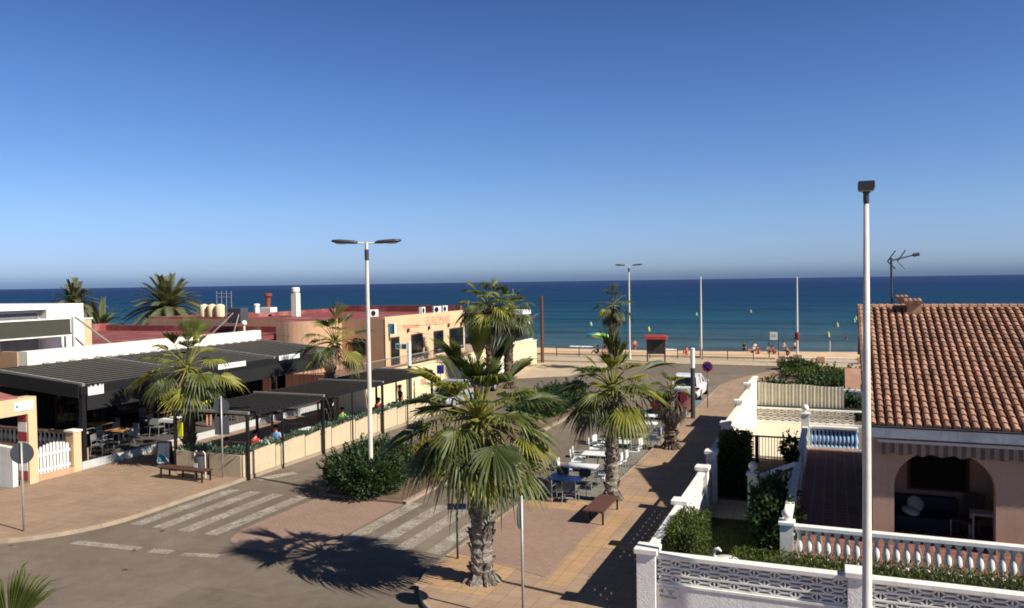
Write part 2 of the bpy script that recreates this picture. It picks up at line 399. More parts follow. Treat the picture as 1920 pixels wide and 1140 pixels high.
# ------------------------------------------------------------------ camera, sun, sky
def make_camera_and_light():
    F, A, P, R = 1500., radians(21.97), math.atan(41.5/1500), radians(.836)
    fh = Vector((-sin(A), cos(A), 0)); rt = Vector((cos(A), sin(A), 0)); up0 = Vector((0, 0, 1))
    fw = fh*cos(P)-up0*sin(P); up = up0*cos(P)+fh*sin(P)
    x = rt*cos(R)-up*sin(R); y = rt*sin(R)+up*cos(R); z = -fw
    cam = bpy.data.cameras.new('camera'); cam.lens = 36*F/1920; cam.clip_end = 120000; cam.clip_start = .1
    co = bpy.data.objects.new('camera', cam); COL.objects.link(co)
    co.matrix_world = Matrix(((x.x, y.x, z.x, 0), (x.y, y.y, z.y, 0), (x.z, y.z, z.z, CAM_H), (0, 0, 0, 1)))
    S.camera = co
    t = Vector((cos(SUN_TRAVEL_AZ)*cos(SUN_EL), sin(SUN_TRAVEL_AZ)*cos(SUN_EL), -sin(SUN_EL)))
    su = bpy.data.lights.new('sun', 'SUN'); su.energy = 5.0; su.angle = radians(.5); su.color = (1, .945, .84)
    so = bpy.data.objects.new('sun', su); COL.objects.link(so)
    so.rotation_euler = t.to_track_quat('-Z', 'Y').to_euler(); so.location = (40, 0, 60)
    w = bpy.data.worlds.new('World'); S.world = w; w.use_nodes = True
    nt = w.node_tree; bg = nt.nodes['Background']
    sky = N(nt, 'ShaderNodeTexSky', sky_type='NISHITA'); sky.sun_disc = False
    sky.sun_elevation = SUN_EL; sky.sun_rotation = atan2(-t.x, -t.y)
    sky.air_density = 1.0; sky.dust_density = .6; sky.ozone_density = 2.2; sky.altitude = 0
    # grey sea haze along the horizon; zenith darkened below natural to cut fill
    tc = N(nt, 'ShaderNodeTexCoord'); sp = N(nt, 'ShaderNodeSeparateXYZ'); L(nt, tc.outputs['Generated'], sp.inputs[0])
    band = ramp(nt, sp.outputs[2], SKY_BAND)
    col = mixc(nt, 1, sky.outputs[0], band, 'MULTIPLY')
    L(nt, col, bg.inputs[0]); bg.inputs[1].default_value = SKY_STRENGTH
    S.cycles.filter_width = 1.8
    S.view_settings.view_transform = 'Standard'; S.view_settings.look = 'None'
    S.view_settings.exposure = EXPOSURE; S.view_settings.gamma = 1
SKY_BAND = [(.0, (.34, .51, 1.06)), (.0055, (.36, .54, 1.09)), (.0085, (.43, .62, 1.18)), (.018, (.55, .75, 1.34)), (.031, (.59, .774, 1.346)), (.085, (.60, .776, 1.19)), (.15, (.52, .70, 1.07)), (.215, (.454, .638, 1.02)), (.275, (.396, .57, .93)), (.34, (.33, .47, .82)), (.45, (.26, .33, .46)), (1, (.21, .26, .34))]
SKY_STRENGTH = .075; EXPOSURE = .6
make_camera_and_light()
rng = random.Random(7)

# ------------------------------------------------------------------ ground, roads, beach, sea
def ground():
    b = MB()
    b.add([(-300, -200, 0), (300, -200, 0), (300, 76.2, 0), (-300, 76.2, 0)], [(0, 1, 2, 3)])
    struct(b.build('road', 'asphalt'))
    # beach: slopes from the promenade to below the water
    b = MB(); ys = [76.0, 80, 86, 92, 98, 104, 108, 112, 118, 140]; r = random.Random(3); nx = 140
    for i, y in enumerate(ys):
        for j in range(nx+1):
            x = -240+j*(300/nx); t = (y-76)/(112-76)
            s = 0 if i == 0 else 1.5*sin(x*.05)+.8*sin(x*.17+2)
            z = .02-2.3*max(0, t)**1.25 if t < 1 else -2.3-(y-112)*.08
            b.v.append((x, y+s*(i > 2), z+(r.uniform(-.07, .07) if 0 < i < 7 else 0)))
    for i in range(len(ys)-1):
        for j in range(nx):
            a = i*(nx+1)+j; b.f.append((a, a+1, a+nx+2, a+nx+1)); b.mi.append(0)
    struct(b.build('beach', 'sand', smooth=True))
    # sea: one sheet from the beach out to the horizon
    b = MB(); ys = [100, 200, 500, 1500, 6000, 60000]; xs = [-60000, -6000, -1000, -200, 200, 1000, 6000, 60000]
    for y in ys:
        for x in xs: b.v.append((x, y, -2.2))
    for i in range(len(ys)-1):
        for j in range(len(xs)-1):
            a = i*len(xs)+j; b.f.append((a, a+1, a+len(xs)+1, a+len(xs))); b.mi.append(0)
    struct(b.build('sea', 'sea'))
    # breaking ripples at the water's edge
    b = MB(); r = random.Random(5)
    for x0, x1, yc in ((-36.5, -32.8, 112.9), (-22.8, -20.2, 110.6), (.6, 5.5, 110.9), (-58, -54, 113.5)):
        n = 18
        for k in range(n):
            xa, xb = x0+(x1-x0)*k/n, x0+(x1-x0)*(k+1)/n
            w = .45*sin(PI*(k+.5)/n)**.5*r.uniform(.6, 1.2)
            b.add([(xa, yc-w+r.uniform(-.1, .1), -2.19), (xb, yc-w, -2.19), (xb, yc+w, -2.14), (xa, yc+w+r.uniform(-.1, .1), -2.14), ],
                  [(0, 1, 2, 3)])
            b.box(xa, xb, yc+w*.3, yc+w*.7, -2.19, -2.09-.04*r.random())
    struct(b.build('foam', 'foam'), 'stuff')
    # pavements (0.12 m kerbs)
    def pavement(name, poly, mat, h=.12, kerb=True, inner=None):
        b = MB(); b.prism(poly, -.1, h); struct(b.build(name, mat))
    arc = lambda cx, cy, r, a0, a1, n=10: [(cx+r*cos(radians(a0+(a1-a0)*i/n)), cy+r*sin(radians(a0+(a1-a0)*i/n))) for i in range(n+1)]
    right = [(-9.75, 25.6)]+arc(-6.2, 18.6, 3.55, 180, 268, 14)+[(30, 14.9), (30, 17.2), (-3.95, 17.2), (-3.95, 67.5)]+[(-4.6, 67), (-5.6, 64), (-6.8, 60.5), (-7.4, 57), (-7.4, 25.6)]
    pavement('pavement_right', list(reversed(right)), 'pave')
    left = [(-21.1, 43.5), (-25.6, 43.5), (-25.6, 37.2), (-28.4, 37.2), (-28.4, 20), (-60, 20), (-60, 11), (-31, 13.2)]+arc(-25.2, 19.4, 4.1, -70, 0, 8)
    pavement('pavement_left', left, 'pave_pl')
    def kerb(name, pts, w=.08, h=.126):
        b = MB()
        for (xa, ya), (xb, yb) in zip(pts, pts[1:]):
            d = Vector((xb-xa, yb-ya)).normalized(); nx, ny = -d.y*w/2, d.x*w/2
            e = d*.0
            b.add([(xa-nx, ya-ny, -.05), (xb-nx, yb-ny, -.05), (xb+nx, yb+ny, -.05), (xa+nx, ya+ny, -.05),
                   (xa-nx, ya-ny, h), (xb-nx, yb-ny, h), (xb+nx, yb+ny, h), (xa+nx, ya+ny, h)],
                  [(4, 5, 6, 7), (0, 1, 5, 4), (2, 3, 7, 6), (1, 2, 6, 5), (3, 0, 4, 7)])
        struct(b.build(name, 'kerb'))
    kerb('kerb', [(-7.4, 57), (-7.4, 25.6), (-9.75, 25.6)]+arc(-6.2, 18.6, 3.55, 180, 268, 14)+[(30, 14.9)])
    kerb('kerb', [(-21.1, 43.5)]+list(reversed(arc(-25.2, 19.4, 4.1, -70, 0, 8)))+[(-31, 13.2), (-60, 11)])
    # yellow and pink paving laid in the tan pavement
    b = MB()
    for x0, x1, y0, y1 in ((-9.6, -7.3, 24.4, 25.5), (-9.6, -7.6, 17.0, 19.4), (-6.6, -6.0, 18.2, 21.19), (-6.6, -6.0, 21.91, 25.2), (-7.2, -4.1, 21.2, 21.9), (-7.2, -4.1, 26.0, 26.7), (-7.2, -4.1, 31.4, 32.2), (-7.2, -4.1, 37, 38)):
        b.add([(x0, y0, .124), (x1, y0, .124), (x1, y1, .124), (x0, y1, .124)], [(0, 1, 2, 3)])
    struct(b.build('pavement_band', 'pave_band'))
    b = MB(); b.add([(-9.6, 19.5, .128), (-6.7, 18.6, .128), (-6.7, 23.0, .128), (-7.6, 24.3, .128), (-9.6, 24.3, .128)], [(0, 1, 2, 3, 4)])
    struct(b.build('ramp_paving', 'pave_pink'))
    # median: pink paving at the crossing, planted bed behind
    med = [(-13.55, 19.4), (-13.55, 26), (-13.45, 46), (-14.6, 49), (-16.4, 50), (-17, 47), (-16.95, 19.4)]
    tip = [(-16.95, 19.4), (-16.6, 18.6), (-15.9, 18.1), (-14.7, 18.1), (-13.9, 18.6), (-13.55, 19.4)]
    b = MB(); b.add([(*p, .006) for p in [(-13.6, 19.4), (-13.6, 23.6), (-16.9, 23.6)]+tip[:-1]], [tuple(range(2+len(tip)))]); struct(b.build('median_paving', 'pave_pink'))
    pavement('median', [(-13.55, 23.6), (-13.55, 46), (-14.6, 49), (-16.0, 49.6), (-16.95, 47), (-16.95, 23.6)], 'pave_pink', .09)
    kerb('kerb', [(-13.55, 23.6), (-13.55, 46), (-14.6, 49), (-16.0, 49.6), (-16.95, 47), (-16.95, 23.6)], .14, .1)
    b = MB(); b.add([(-16.8, 23.7, .1), (-13.7, 23.7, .1), (-13.7, 46, .1), (-14.7, 48.8, .1), (-16, 49.2, .1), (-16.8, 47, .1)], [(0, 1, 2, 3, 4, 5)])
    struct(b.build('median_soil', 'soil'))
    # parking strip that carries the cafe tables
    b = MB(); b.add([(-9.75, 25.75, .004), (-7.5, 25.75, .004), (-7.5, 57, .004), (-9.75, 57, .004)], [(0, 1, 2, 3)])
    struct(b.build('parking_strip', 'asphalt2'))
    b = MB(); b.add([(-9.6, 44.9, .008), (-7.52, 44.9, .008), (-7.52, 50, .008), (-9.6, 50, .008)], [(0, 1, 2, 3)])
    b2 = MB(); b2.add([(-8.6, 44.3, .008), (-7.52, 44.3, .008), (-7.52, 44.75, .008), (-8.6, 44.75, .008)], [(0, 1, 2, 3)])
    struct(b.build('bay_marking', 'bluepaint')); struct(b2.build('bay_marking', 'paint'))
    # crossings and the worn stop line
    b = MB()
    def strip(p, q, w):
        p, q = Vector((*p, .006)), Vector((*q, .006)); d = (q-p).normalized(); n = Vector((-d.y, d.x, 0))*w/2
        b.add([p-n, q-n, q+n, p+n], [(0, 1, 2, 3)])
    for x in (-20.5, -19.55, -18.55, -17.5): strip((x, 18.75), (x, 23.3), .5)
    for x in (-13.25, -12.25, -11.35, -10.35): strip((x, 19.5), (x, 23.9), .5)
    strip((-20.7, 24.8), (-20.0, 26.2), .5)
    strip((-20.85, 16.85), (-18.5, 17.05), .34); strip((-18.1, 17.06), (-17.4, 17.15), .34); strip((-17.0, 17.1), (-15.9, 17.35), .28)
    struct(b.build('road_markings', 'paint'))
    # promenade, its far road edge, sand path
    pavement('promenade', [(-60, 70.6), (60, 70.6), (60, 76.3), (-60, 76.3)], 'prom', .1)
    b = MB(); b.add([(-26, 55, .004), (-19.5, 60, .004), (-17.5, 70.5, .004), (-26, 70.5, .004)], [(0, 1, 2, 3)])
    struct(b.build('sand_path', 'prom'))
    # drain covers and scraps in the road
ground()

# ------------------------------------------------------------------ plants
def fan_leaf(b, base, az, el, pet, R, r, nseg=20, spread=None, droop=.35, stiff=1.):
    if spread is None: spread = 96 if el < .6 else 96-58*min(1, (el-.6)/.5)
    d = Vector((cos(el)*cos(az), cos(el)*sin(az), sin(el))); base = Vector(base)
    sag = .28*pet*cos(el)*stiff
    P = [base+d*pet*t-Vector((0, 0, sag*t*t)) for t in (0, .35, .7, 1)]
    m0 = b.m
    b.m = 3 if m0 != 2 else 2
    b.tube(P, [.045, .028, .02, .014], 5, False); b.m = m0
    u = (P[3]-P[2]).normalized(); side = Vector((-sin(az), cos(az), 0)); n = u.cross(side)*-1
    if n.z < 0 and el < 1.3: n = -n
    dang = radians(2*spread)/nseg; fold = r.uniform(.12, .42); web = r.uniform(.4, .6); ragged = r.uniform(.0, .11)
    for k in range(nseg):
        if r.random() < ragged: continue
        a = radians(-spread)+dang*(k+.5)
        Ln = R*(.74+.26*cos(a*.9))*r.uniform(.84, 1.06)
        def pt(rad, off, lift=0):
            aa = a+off; v = u*cos(aa)+side*sin(aa)+n*(fold*abs(sin(aa))-.05)
            p = P[3]+v*rad+n*lift
            q = rad/Ln; p.z -= droop*Ln*q*q*q*r.uniform(.9, 1.1)*(.5+.5*abs(cos(el)))
            return p
        h = dang/2
        r1, r2 = Ln*web, Ln*(.72+.1*r.random())
        tip = pt(Ln, r.uniform(-.3, .3)*h); tip.z -= droop*Ln*.55*r.random(); tip += side*r.uniform(-.05, .05)*Ln
        vs = [pt(.02, 0), pt(r1, -h), pt(r1, 0, .035*R), pt(r1, h), pt(r2, -h*.45), pt(r2, h*.45), tip]
        b.add(vs, [(0, 1, 2), (0, 2, 3), (1, 4, 2), (2, 4, 5), (2, 5, 3), (4, 6, 5)])
def fan_palm(name, label, base, hub, r_tr, pet, R, n, seed, skirt=0, nseg=20, lean=(0, 0), extra=(), boots=90, trunk='trunk', lo=-35, dead=.15, grp=None, skirt_len=.9, dead_mat='dead'):
    r = random.Random(seed)
    t = thing(name, label, 'palm tree', base, group=grp)
    h = hub[2]-base[2]; hx, hy = hub[0]-base[0], hub[1]-base[1]
    # trunk
    b = MB(); m = 14; zs = [i/34 for i in range(35)]; o = 0
    for i, q in enumerate(zs):
        rr = r_tr*(1.55-1.1*q/.12 if q < .05 else 1.12-.2*q)*(1+.07*((i % 2)*2-1)) if q >= .05 else r_tr*(1.75-.5*q/.05)
        for k in range(m):
            a = 2*PI*k/m+i*.22
            w = rr*(1+r.uniform(-.07, .07))
            b.v.append((hx*q*q+w*cos(a), hy*q*q+w*sin(a), h*q*.99))
    for i in range(34):
        for k in range(m):
            b.f.append((i*m+k, i*m+(k+1) % m, (i+1)*m+(k+1) % m, (i+1)*m+k)); b.mi.append(0)
    for k in range(boots):                               # stubs of cut leaf stalks
        q = r.random()**.9*.97; a = r.uniform(0, 2*PI); rr = r_tr*(1.12-.2*q)
        c = Vector((hx*q*q, hy*q*q, h*q)); d = Vector((cos(a), sin(a), 0)); s = Vector((-sin(a), cos(a), 0))
        w = r_tr*r.uniform(.28, .5); ln = r_tr*r.uniform(.25, .75); up = r_tr*r.uniform(.5, 1.2)
        p = c+d*rr*.9
        b.add([p-s*w, p+s*w, p+d*ln+s*w*.5+Vector((0, 0, up)), p+d*ln-s*w*.5+Vector((0, 0, up)), p-d*.03+Vector((0, 0, up*.75))],
              [(0, 1, 2, 3), (0, 3, 4), (1, 4, 2), (3, 2, 4)])
    for k in range(40 if r_tr > .18 else 16):             # fibre roots flaring at the foot
        a = r.uniform(0, 2*PI); rr = r_tr*r.uniform(1.2, 1.5); d = Vector((cos(a), sin(a), 0))
        b.tube([d*rr*.8+Vector((0, 0, r.uniform(.15, .38))), d*rr*1.2+Vector((0, 0, .1)), d*rr*r.uniform(1.2, 1.7)], [.03, .04, .015], 4)
    b.build('trunk', trunk, t, smooth=False)
    # crown
    b = MB(); H = Vector((hx, hy, h))
    els = []
    for i in range(n):
        q = (i+.5)/n
        els.append(85-(85-lo)*q**.85)
    for i, e in enumerate(els):
        az = i*2.39996+r.uniform(-.3, .3)
        e = radians(e+r.uniform(-7, 7)); x = r.random()
        b.m = 1 if x < .16 else 2 if (e < radians(-5) and r.random() < dead) else 4 if e < radians(8) else 0
        sc = r.uniform(.85, 1.1)*(.8 if e > radians(68) else 1)
        fan_leaf(b, H+Vector((cos(az)*r_tr*.5, sin(az)*r_tr*.5, .1+.25*max(0, sin(e)))), az, e, pet*sc, R*sc, r, nseg, droop=.22+.25*r.random()+(.25 if e < .2 else 0))
    for az, e, sc, mi, *sp in extra:
        b.m = mi; fan_leaf(b, H+Vector((0, 0, .15)), radians(az), radians(e), pet*sc, R*sc, r, nseg+4, sp[0] if sp else None, droop=.22)
    b.build('crown', ['palm', 'palm_y', 'dead', 'palm_y', 'palm_dk'], t)
    if skirt:                                            # hanging dry fronds
        b = MB()
        for i in range(skirt):
            az = r.uniform(0, 2*PI); e = radians(r.uniform(-78, -48))
            fan_leaf(b, H+Vector((cos(az)*r_tr*.9, sin(az)*r_tr*.9, -r.uniform(.05, .35)*skirt_len)), az, e, pet*.45*skirt_len, R*.72*skirt_len, r, 12, 60, .3)
        b.build('dead_fronds', dead_mat, t)
    return t
def date_palm(name, label, base, hub_h, R, n, seed, grp=None):
    r = random.Random(seed); t = thing(name, label, 'palm tree', base, group=grp)
    b = MB(); b.lathe([(.34*(1+.08*(i % 2)), hub_h*i/20) for i in range(21)], 10); b.build('trunk', 'trunk_d', t)
    b = MB()
    for i in range(n):
        az = i*2.39996+r.uniform(-.2, .2); el = radians(84-110*((i+.5)/n)**.9+r.uniform(-6, 6)); Ln = R*r.uniform(.85, 1.1)
        d = Vector((cos(el)*cos(az), cos(el)*sin(az), sin(el))); side = Vector((-sin(az), cos(az), 0))
        pts = [Vector((0, 0, hub_h))+d*Ln*q-Vector((0, 0, Ln*(.42*cos(el)+.12)*q*q)) for q in [j/9 for j in range(10)]]
        b.m = 1; b.tube(pts, [.05*(1-j/11) for j in range(10)], 4, False); b.m = 0
        for j in range(2, 48):
            q = j/48*9; k = min(8, int(q)); p = pts[k].lerp(pts[k+1], q-k); td = (pts[k+1]-pts[k]).normalized()
            ll = R*.19*(1-.55*abs(j/48-.4))
            for sg in (-1, 1):
                v = (td*.75+side*sg*.75+Vector((0, 0, .22))).normalized(); w = td*.075
                b.add([p-w, p+w, p+v*ll+Vector((0, 0, -.1*ll))], [(0, 1, 2)])
    b.build('crown', ['date', 'palm_y'], t); return t
def leaf_cloud(b, blobs, n, ll, lw, r, shell=.55, upb=.3):
    W = [rx*ry*rz for _, _, _, rx, ry, rz in blobs]
    for i in range(n):
        x, y, z, rx, ry, rz = r.choices(blobs, W)[0]
        while True:
            d = Vector((r.gauss(0, 1), r.gauss(0, 1), r.gauss(0, 1)))
            if d.length > .1: break
        d.normalize(); q = shell+(1-shell)*r.random()**.6
        q *= 1+.14*sin(5*d.x+3*d.y)*sin(4*d.z+x*2)
        p = Vector((x+d.x*rx*q, y+d.y*ry*q, z+d.z*rz*q))
        if p.z < .04: p.z = .04+.1*r.random()
        v = (d+Vector((r.gauss(0, .6), r.gauss(0, .6), r.gauss(0, .6)+upb))).normalized()
        s = v.cross(Vector((r.gauss(0, 1), r.gauss(0, 1), r.gauss(0, 1)))).normalized()*lw*r.uniform(.7, 1.2)
        l = ll*r.uniform(.7, 1.3)
        b.add([p, p+v*l*.5+s, p+v*l, p+v*l*.5-s], [(0, 1, 2, 3)])
def bush(name, label, loc, blobs, n, mat, seed, ll=.16, lw=.032, group=None, stems=14, shell=.55):
    r = random.Random(seed); t = thing(name, label, 'bush', loc, group=group)
    b = MB(); leaf_cloud(b, blobs, n, ll, lw, r, shell)
    for i in range(n//90):                               # young shoots standing out of the mass
        x, y, z, rx, ry, rz = r.choice(blobs); a = r.uniform(0, 2*PI); e = r.uniform(.1, 1.4)
        d = Vector((cos(a)*cos(e), sin(a)*cos(e), sin(e))); p = Vector((x+d.x*rx*.9, y+d.y*ry*.9, z+d.z*rz*.9)); g = (d+Vector((0, 0, .7))).normalized()
        for k in range(12):
            q = p+g*k*ll*.2; v = (g*.6+Vector((r.gauss(0, .6), r.gauss(0, .6), r.gauss(0, .4)))).normalized(); s = v.cross(g).normalized()*lw
            b.add([q, q+v*ll*.5+s, q+v*ll, q+v*ll*.5-s], [(0, 1, 2, 3)])
    b.build('foliage', mat, t)
    for i in range(min(stems, 5)):
        b = MB()
        x, y, z, rx, ry, rz = r.choice(blobs)
        q = Vector((x+r.uniform(-.6, .6)*rx, y+r.uniform(-.6, .6)*ry, z+.35*rz)); p = Vector((x*.7+r.uniform(-.1, .1), y*.8, 0))
        b.tube([p, p.lerp(q, .5)+Vector((r.uniform(-.1, .1), r.uniform(-.1, .1), .1)), q], [.03, .022, .01], 5)
        b.build('stem', 'wood_dark', t)
    return t
def hedge(name, label, x0, x1, y0, y1, h, n, seed, mat='hedge', z0=0, ll=.09, lw=.03, rough=.07):
    r = random.Random(seed); t = thing(name, label, 'hedge', ((x0+x1)/2, (y0+y1)/2, z0), world=True)
    b = MB(); b.box(x0+.1, x1-.1, y0+.1, y1-.1, z0, z0+h-.1); b.build('twigs', 'hedge_core', t)
    b = MB(); dx, dy = x1-x0, y1-y0
    A = [dx*dy, dx*h, dx*h, dy*h, dy*h]
    for i in range(n):
        k = r.choices(range(5), A)[0]; u, w, q = r.random(), r.random(), r.uniform(-.1, rough)
        if k == 0: p, nr = Vector((x0+u*dx, y0+w*dy, z0+h+q*(1+sin(u*9+w*5))-.03)), Vector((0, 0, 1))
        elif k < 3: p, nr = Vector((x0+u*dx, (y0-q) if k == 1 else (y1+q), z0+w*h)), Vector((0, -1 if k == 1 else 1, 0))
        else: p, nr = Vector(((x0-q) if k == 3 else (x1+q), y0+u*dy, z0+w*h)), Vector((-1 if k == 3 else 1, 0, 0))
        v = (nr*.7+Vector((r.gauss(0, .6), r.gauss(0, .6), r.gauss(0, .6)+.35))).normalized()
        s = v.cross(Vector((r.gauss(0, 1), r.gauss(0, 1), r.gauss(0, 1)))).normalized()*lw
        b.add([p, p+v*ll*.5+s, p+v*ll*r.uniform(.7, 1.3), p+v*ll*.5-s], [(0, 1, 2, 3)])
    b.build('leaves', mat, t); return t

C_RIGHT = 22                                              # compass help: the camera's right is 22 degrees from +x
fan_palm('palm_tree', 'large fan palm with shaggy trunk on the pavement corner by the crossing', (-8.1, 17.82, .1), (-8.02, 17.62, 4.05), .235, 1.0, 1.04, 33, 11, skirt=24, nseg=24, boots=150, lo=-50,
         extra=[(112, 80, 1.4, 0, 20), (150, 60, 1.45, 0, 22), (180, 30, 1.2, 0), (205, 4, 1.35, 4), (26, 32, 1.3, 4), (40, 56, 1.25, 0, 40), (22, 3, 1.1, 0), (5, -4, 1.1, 1), (215, 50, 1.3, 1, 60), (-60, 62, 1.1, 0, 45), (250, 48, 1.1, 1, 50), (60, 70, 1.35, 4, 30), (-75, -25, 1.1, 1), (-55, -32, 1.1, 1), (235, -18, 1.1, 0), (-20, -30, 1.2, 0), (200, -30, 1.1, 0)])
fan_palm('palm_tree', 'fan palm on the pavement edge right behind the brown bench', (-7.0, 26.15, .1), (-6.96, 26.16, 3.7), .2, .85, .95, 27, 23, skirt=18, dead=.06, nseg=20, boots=110, lo=-40,
         extra=[(112, 82, 1.4, 0, 24), (70, 78, 1.2, 0, 34), (30, 40, 1.55, 4, 45), (150, 40, 1.2, 0), (22, 8, 1.2, 1), (200, 20, 1.2, 4), (190, -20, 1.2, 4)])
fan_palm('palm_tree', 'short half dead palm with drooping brown fronds beside the furthest cafe tables', (-6.67, 34.9, .1), (-6.65, 34.91, 2.5), .24, .4, .62, 9, 31, skirt=34, nseg=14, boots=110, lo=10, trunk='trunk_d', skirt_len=1.35, dead_mat='dead_dk')
fan_palm('palm_tree', 'fan palm standing in front of the black pergola behind the plaza bench', (-24.78, 25.5, .1), (-24.78, 25.5, 4.0), .24, 1.1, 1.0, 22, 47, skirt=8, nseg=20, boots=90, lo=-30, trunk='trunk_d',
         extra=[(202, 2, 1.25, 1), (20, 2, 1.25, 1), (-70, -35, 1, 1), (-45, -20, 1.05, 1), (120, 72, 1.3, 0), (95, 65, 1.3, 0)])
fan_palm('palm_tree', 'fan palm rising behind the middle of the low planter pergola', (-24.67, 35.0, .1), (-24.26, 35.29, 4.35), .25, 1.0, .92, 18, 53, skirt=6, nseg=18, boots=70, lo=-32, trunk='trunk_d',
         extra=[(110, 78, 1.3, 0), (140, 45, 1.4, 0), (35, 35, 1.35, 4), (200, 5, 1.35, 4), (215, -28, 1.2, 1), (0, -45, 1.1, 4)])
fan_palm('palm_tree', 'tall bushy fan palm beside the restaurant front, dark crown leaning left', (-22.3, 51.2, 0), (-22.5, 51.2, 5.75), .32, 1.2, 1.25, 30, 61, skirt=26, nseg=16, boots=60, lo=-35, trunk='trunk_d', skirt_len=1.3, dead_mat='dead_dk')
fan_palm('palm_tree', 'tall fan palm by the glass pavilion with pale upright fronds', (-21.4, 52.2, 0), (-21.2, 52.1, 5.35), .32, 1.1, 1.1, 22, 67, skirt=14, nseg=16, boots=60, lo=-30, trunk='trunk_d', skirt_len=1.3, dead_mat='dead_dk')
fan_palm('palm_tree', 'slim fan palm with dark dead skirt beside the promenade lamp post', (-17.44, 65.5, 0), (-17.26, 65.54, 5.3), .26, .95, .85, 11, 71, skirt=34, nseg=14, boots=50, lo=-30, trunk='trunk_d', skirt_len=1.35, dead_mat='dead_dk',
         extra=[(30, 28, 1.25, 4), (100, 80, 1.2, 0), (190, 10, 1.2, 4)])
fan_palm('palm_tree', 'near fan palm whose single frond pokes up at the photo corner', (-8.25, 5.85, 0), (-8.25, 5.85, 2.72), .2, .72, .6, 5, 83, nseg=26, boots=40, lo=-10,
         extra=[(-37, 82, 1.5, 0, 48)])
date_palm('date_palm', 'date palm behind the white upper storey, its crown against the horizon', (-64.9, 53.3, 0), 6.0, 2.7, 60, 5)
date_palm('date_palm', 'largest date palm rising above the red roofs', (-56.8, 56.3, 0), 5.5, 4.1, 78, 9)
date_palm('date_palm', 'low date palm between the white upper storey and the red terrace', (-57.6, 49.7, 0), 4.1, 3.0, 24, 12)
bush('oleander_bush', 'dark green oleander round the foot of the double lamp post', (-15.5, 24.4, .1),
     [(0, -.2, .75, 1.3, 1.1, .72), (-.95, .2, .65, .8, 1.1, .62), (.75, -.1, .7, .75, .9, .68), (.2, 1.1, .8, 1.1, .9, .72), (-.8, 1.2, .75, .8, .9, .7), (.2, -.85, .5, .9, .5, .5)], 11000, 'oleander', 3)
bush('yellow_bush', 'yellowing bush in the median behind the large palm', (-14.7, 27.9, .1), [(0, 0, .6, .9, 1.2, .65), (0, 1.5, .6, .9, 1.1, .6)], 3600, 'yellowbush', 4)
for i, (x, y, h, lb) in enumerate(((-15.1, 41.2, .7, 'green median bush nearer the camera of the far pair'), (-15.2, 44.8, .7, 'green median bush at the far end of the strip'))):
    bush('median_bush', lb, (x, y, .1), [(0, 0, h*.8, 1.2, 1.5, h), (.3, 1.4, h*.7, 1.0, 1.2, h*.9), (-.3, -1.3, h*.7, 1.0, 1.2, h*.9)], 4200, 'oleander', 20+i, .2, .045, group='bushes along the median')
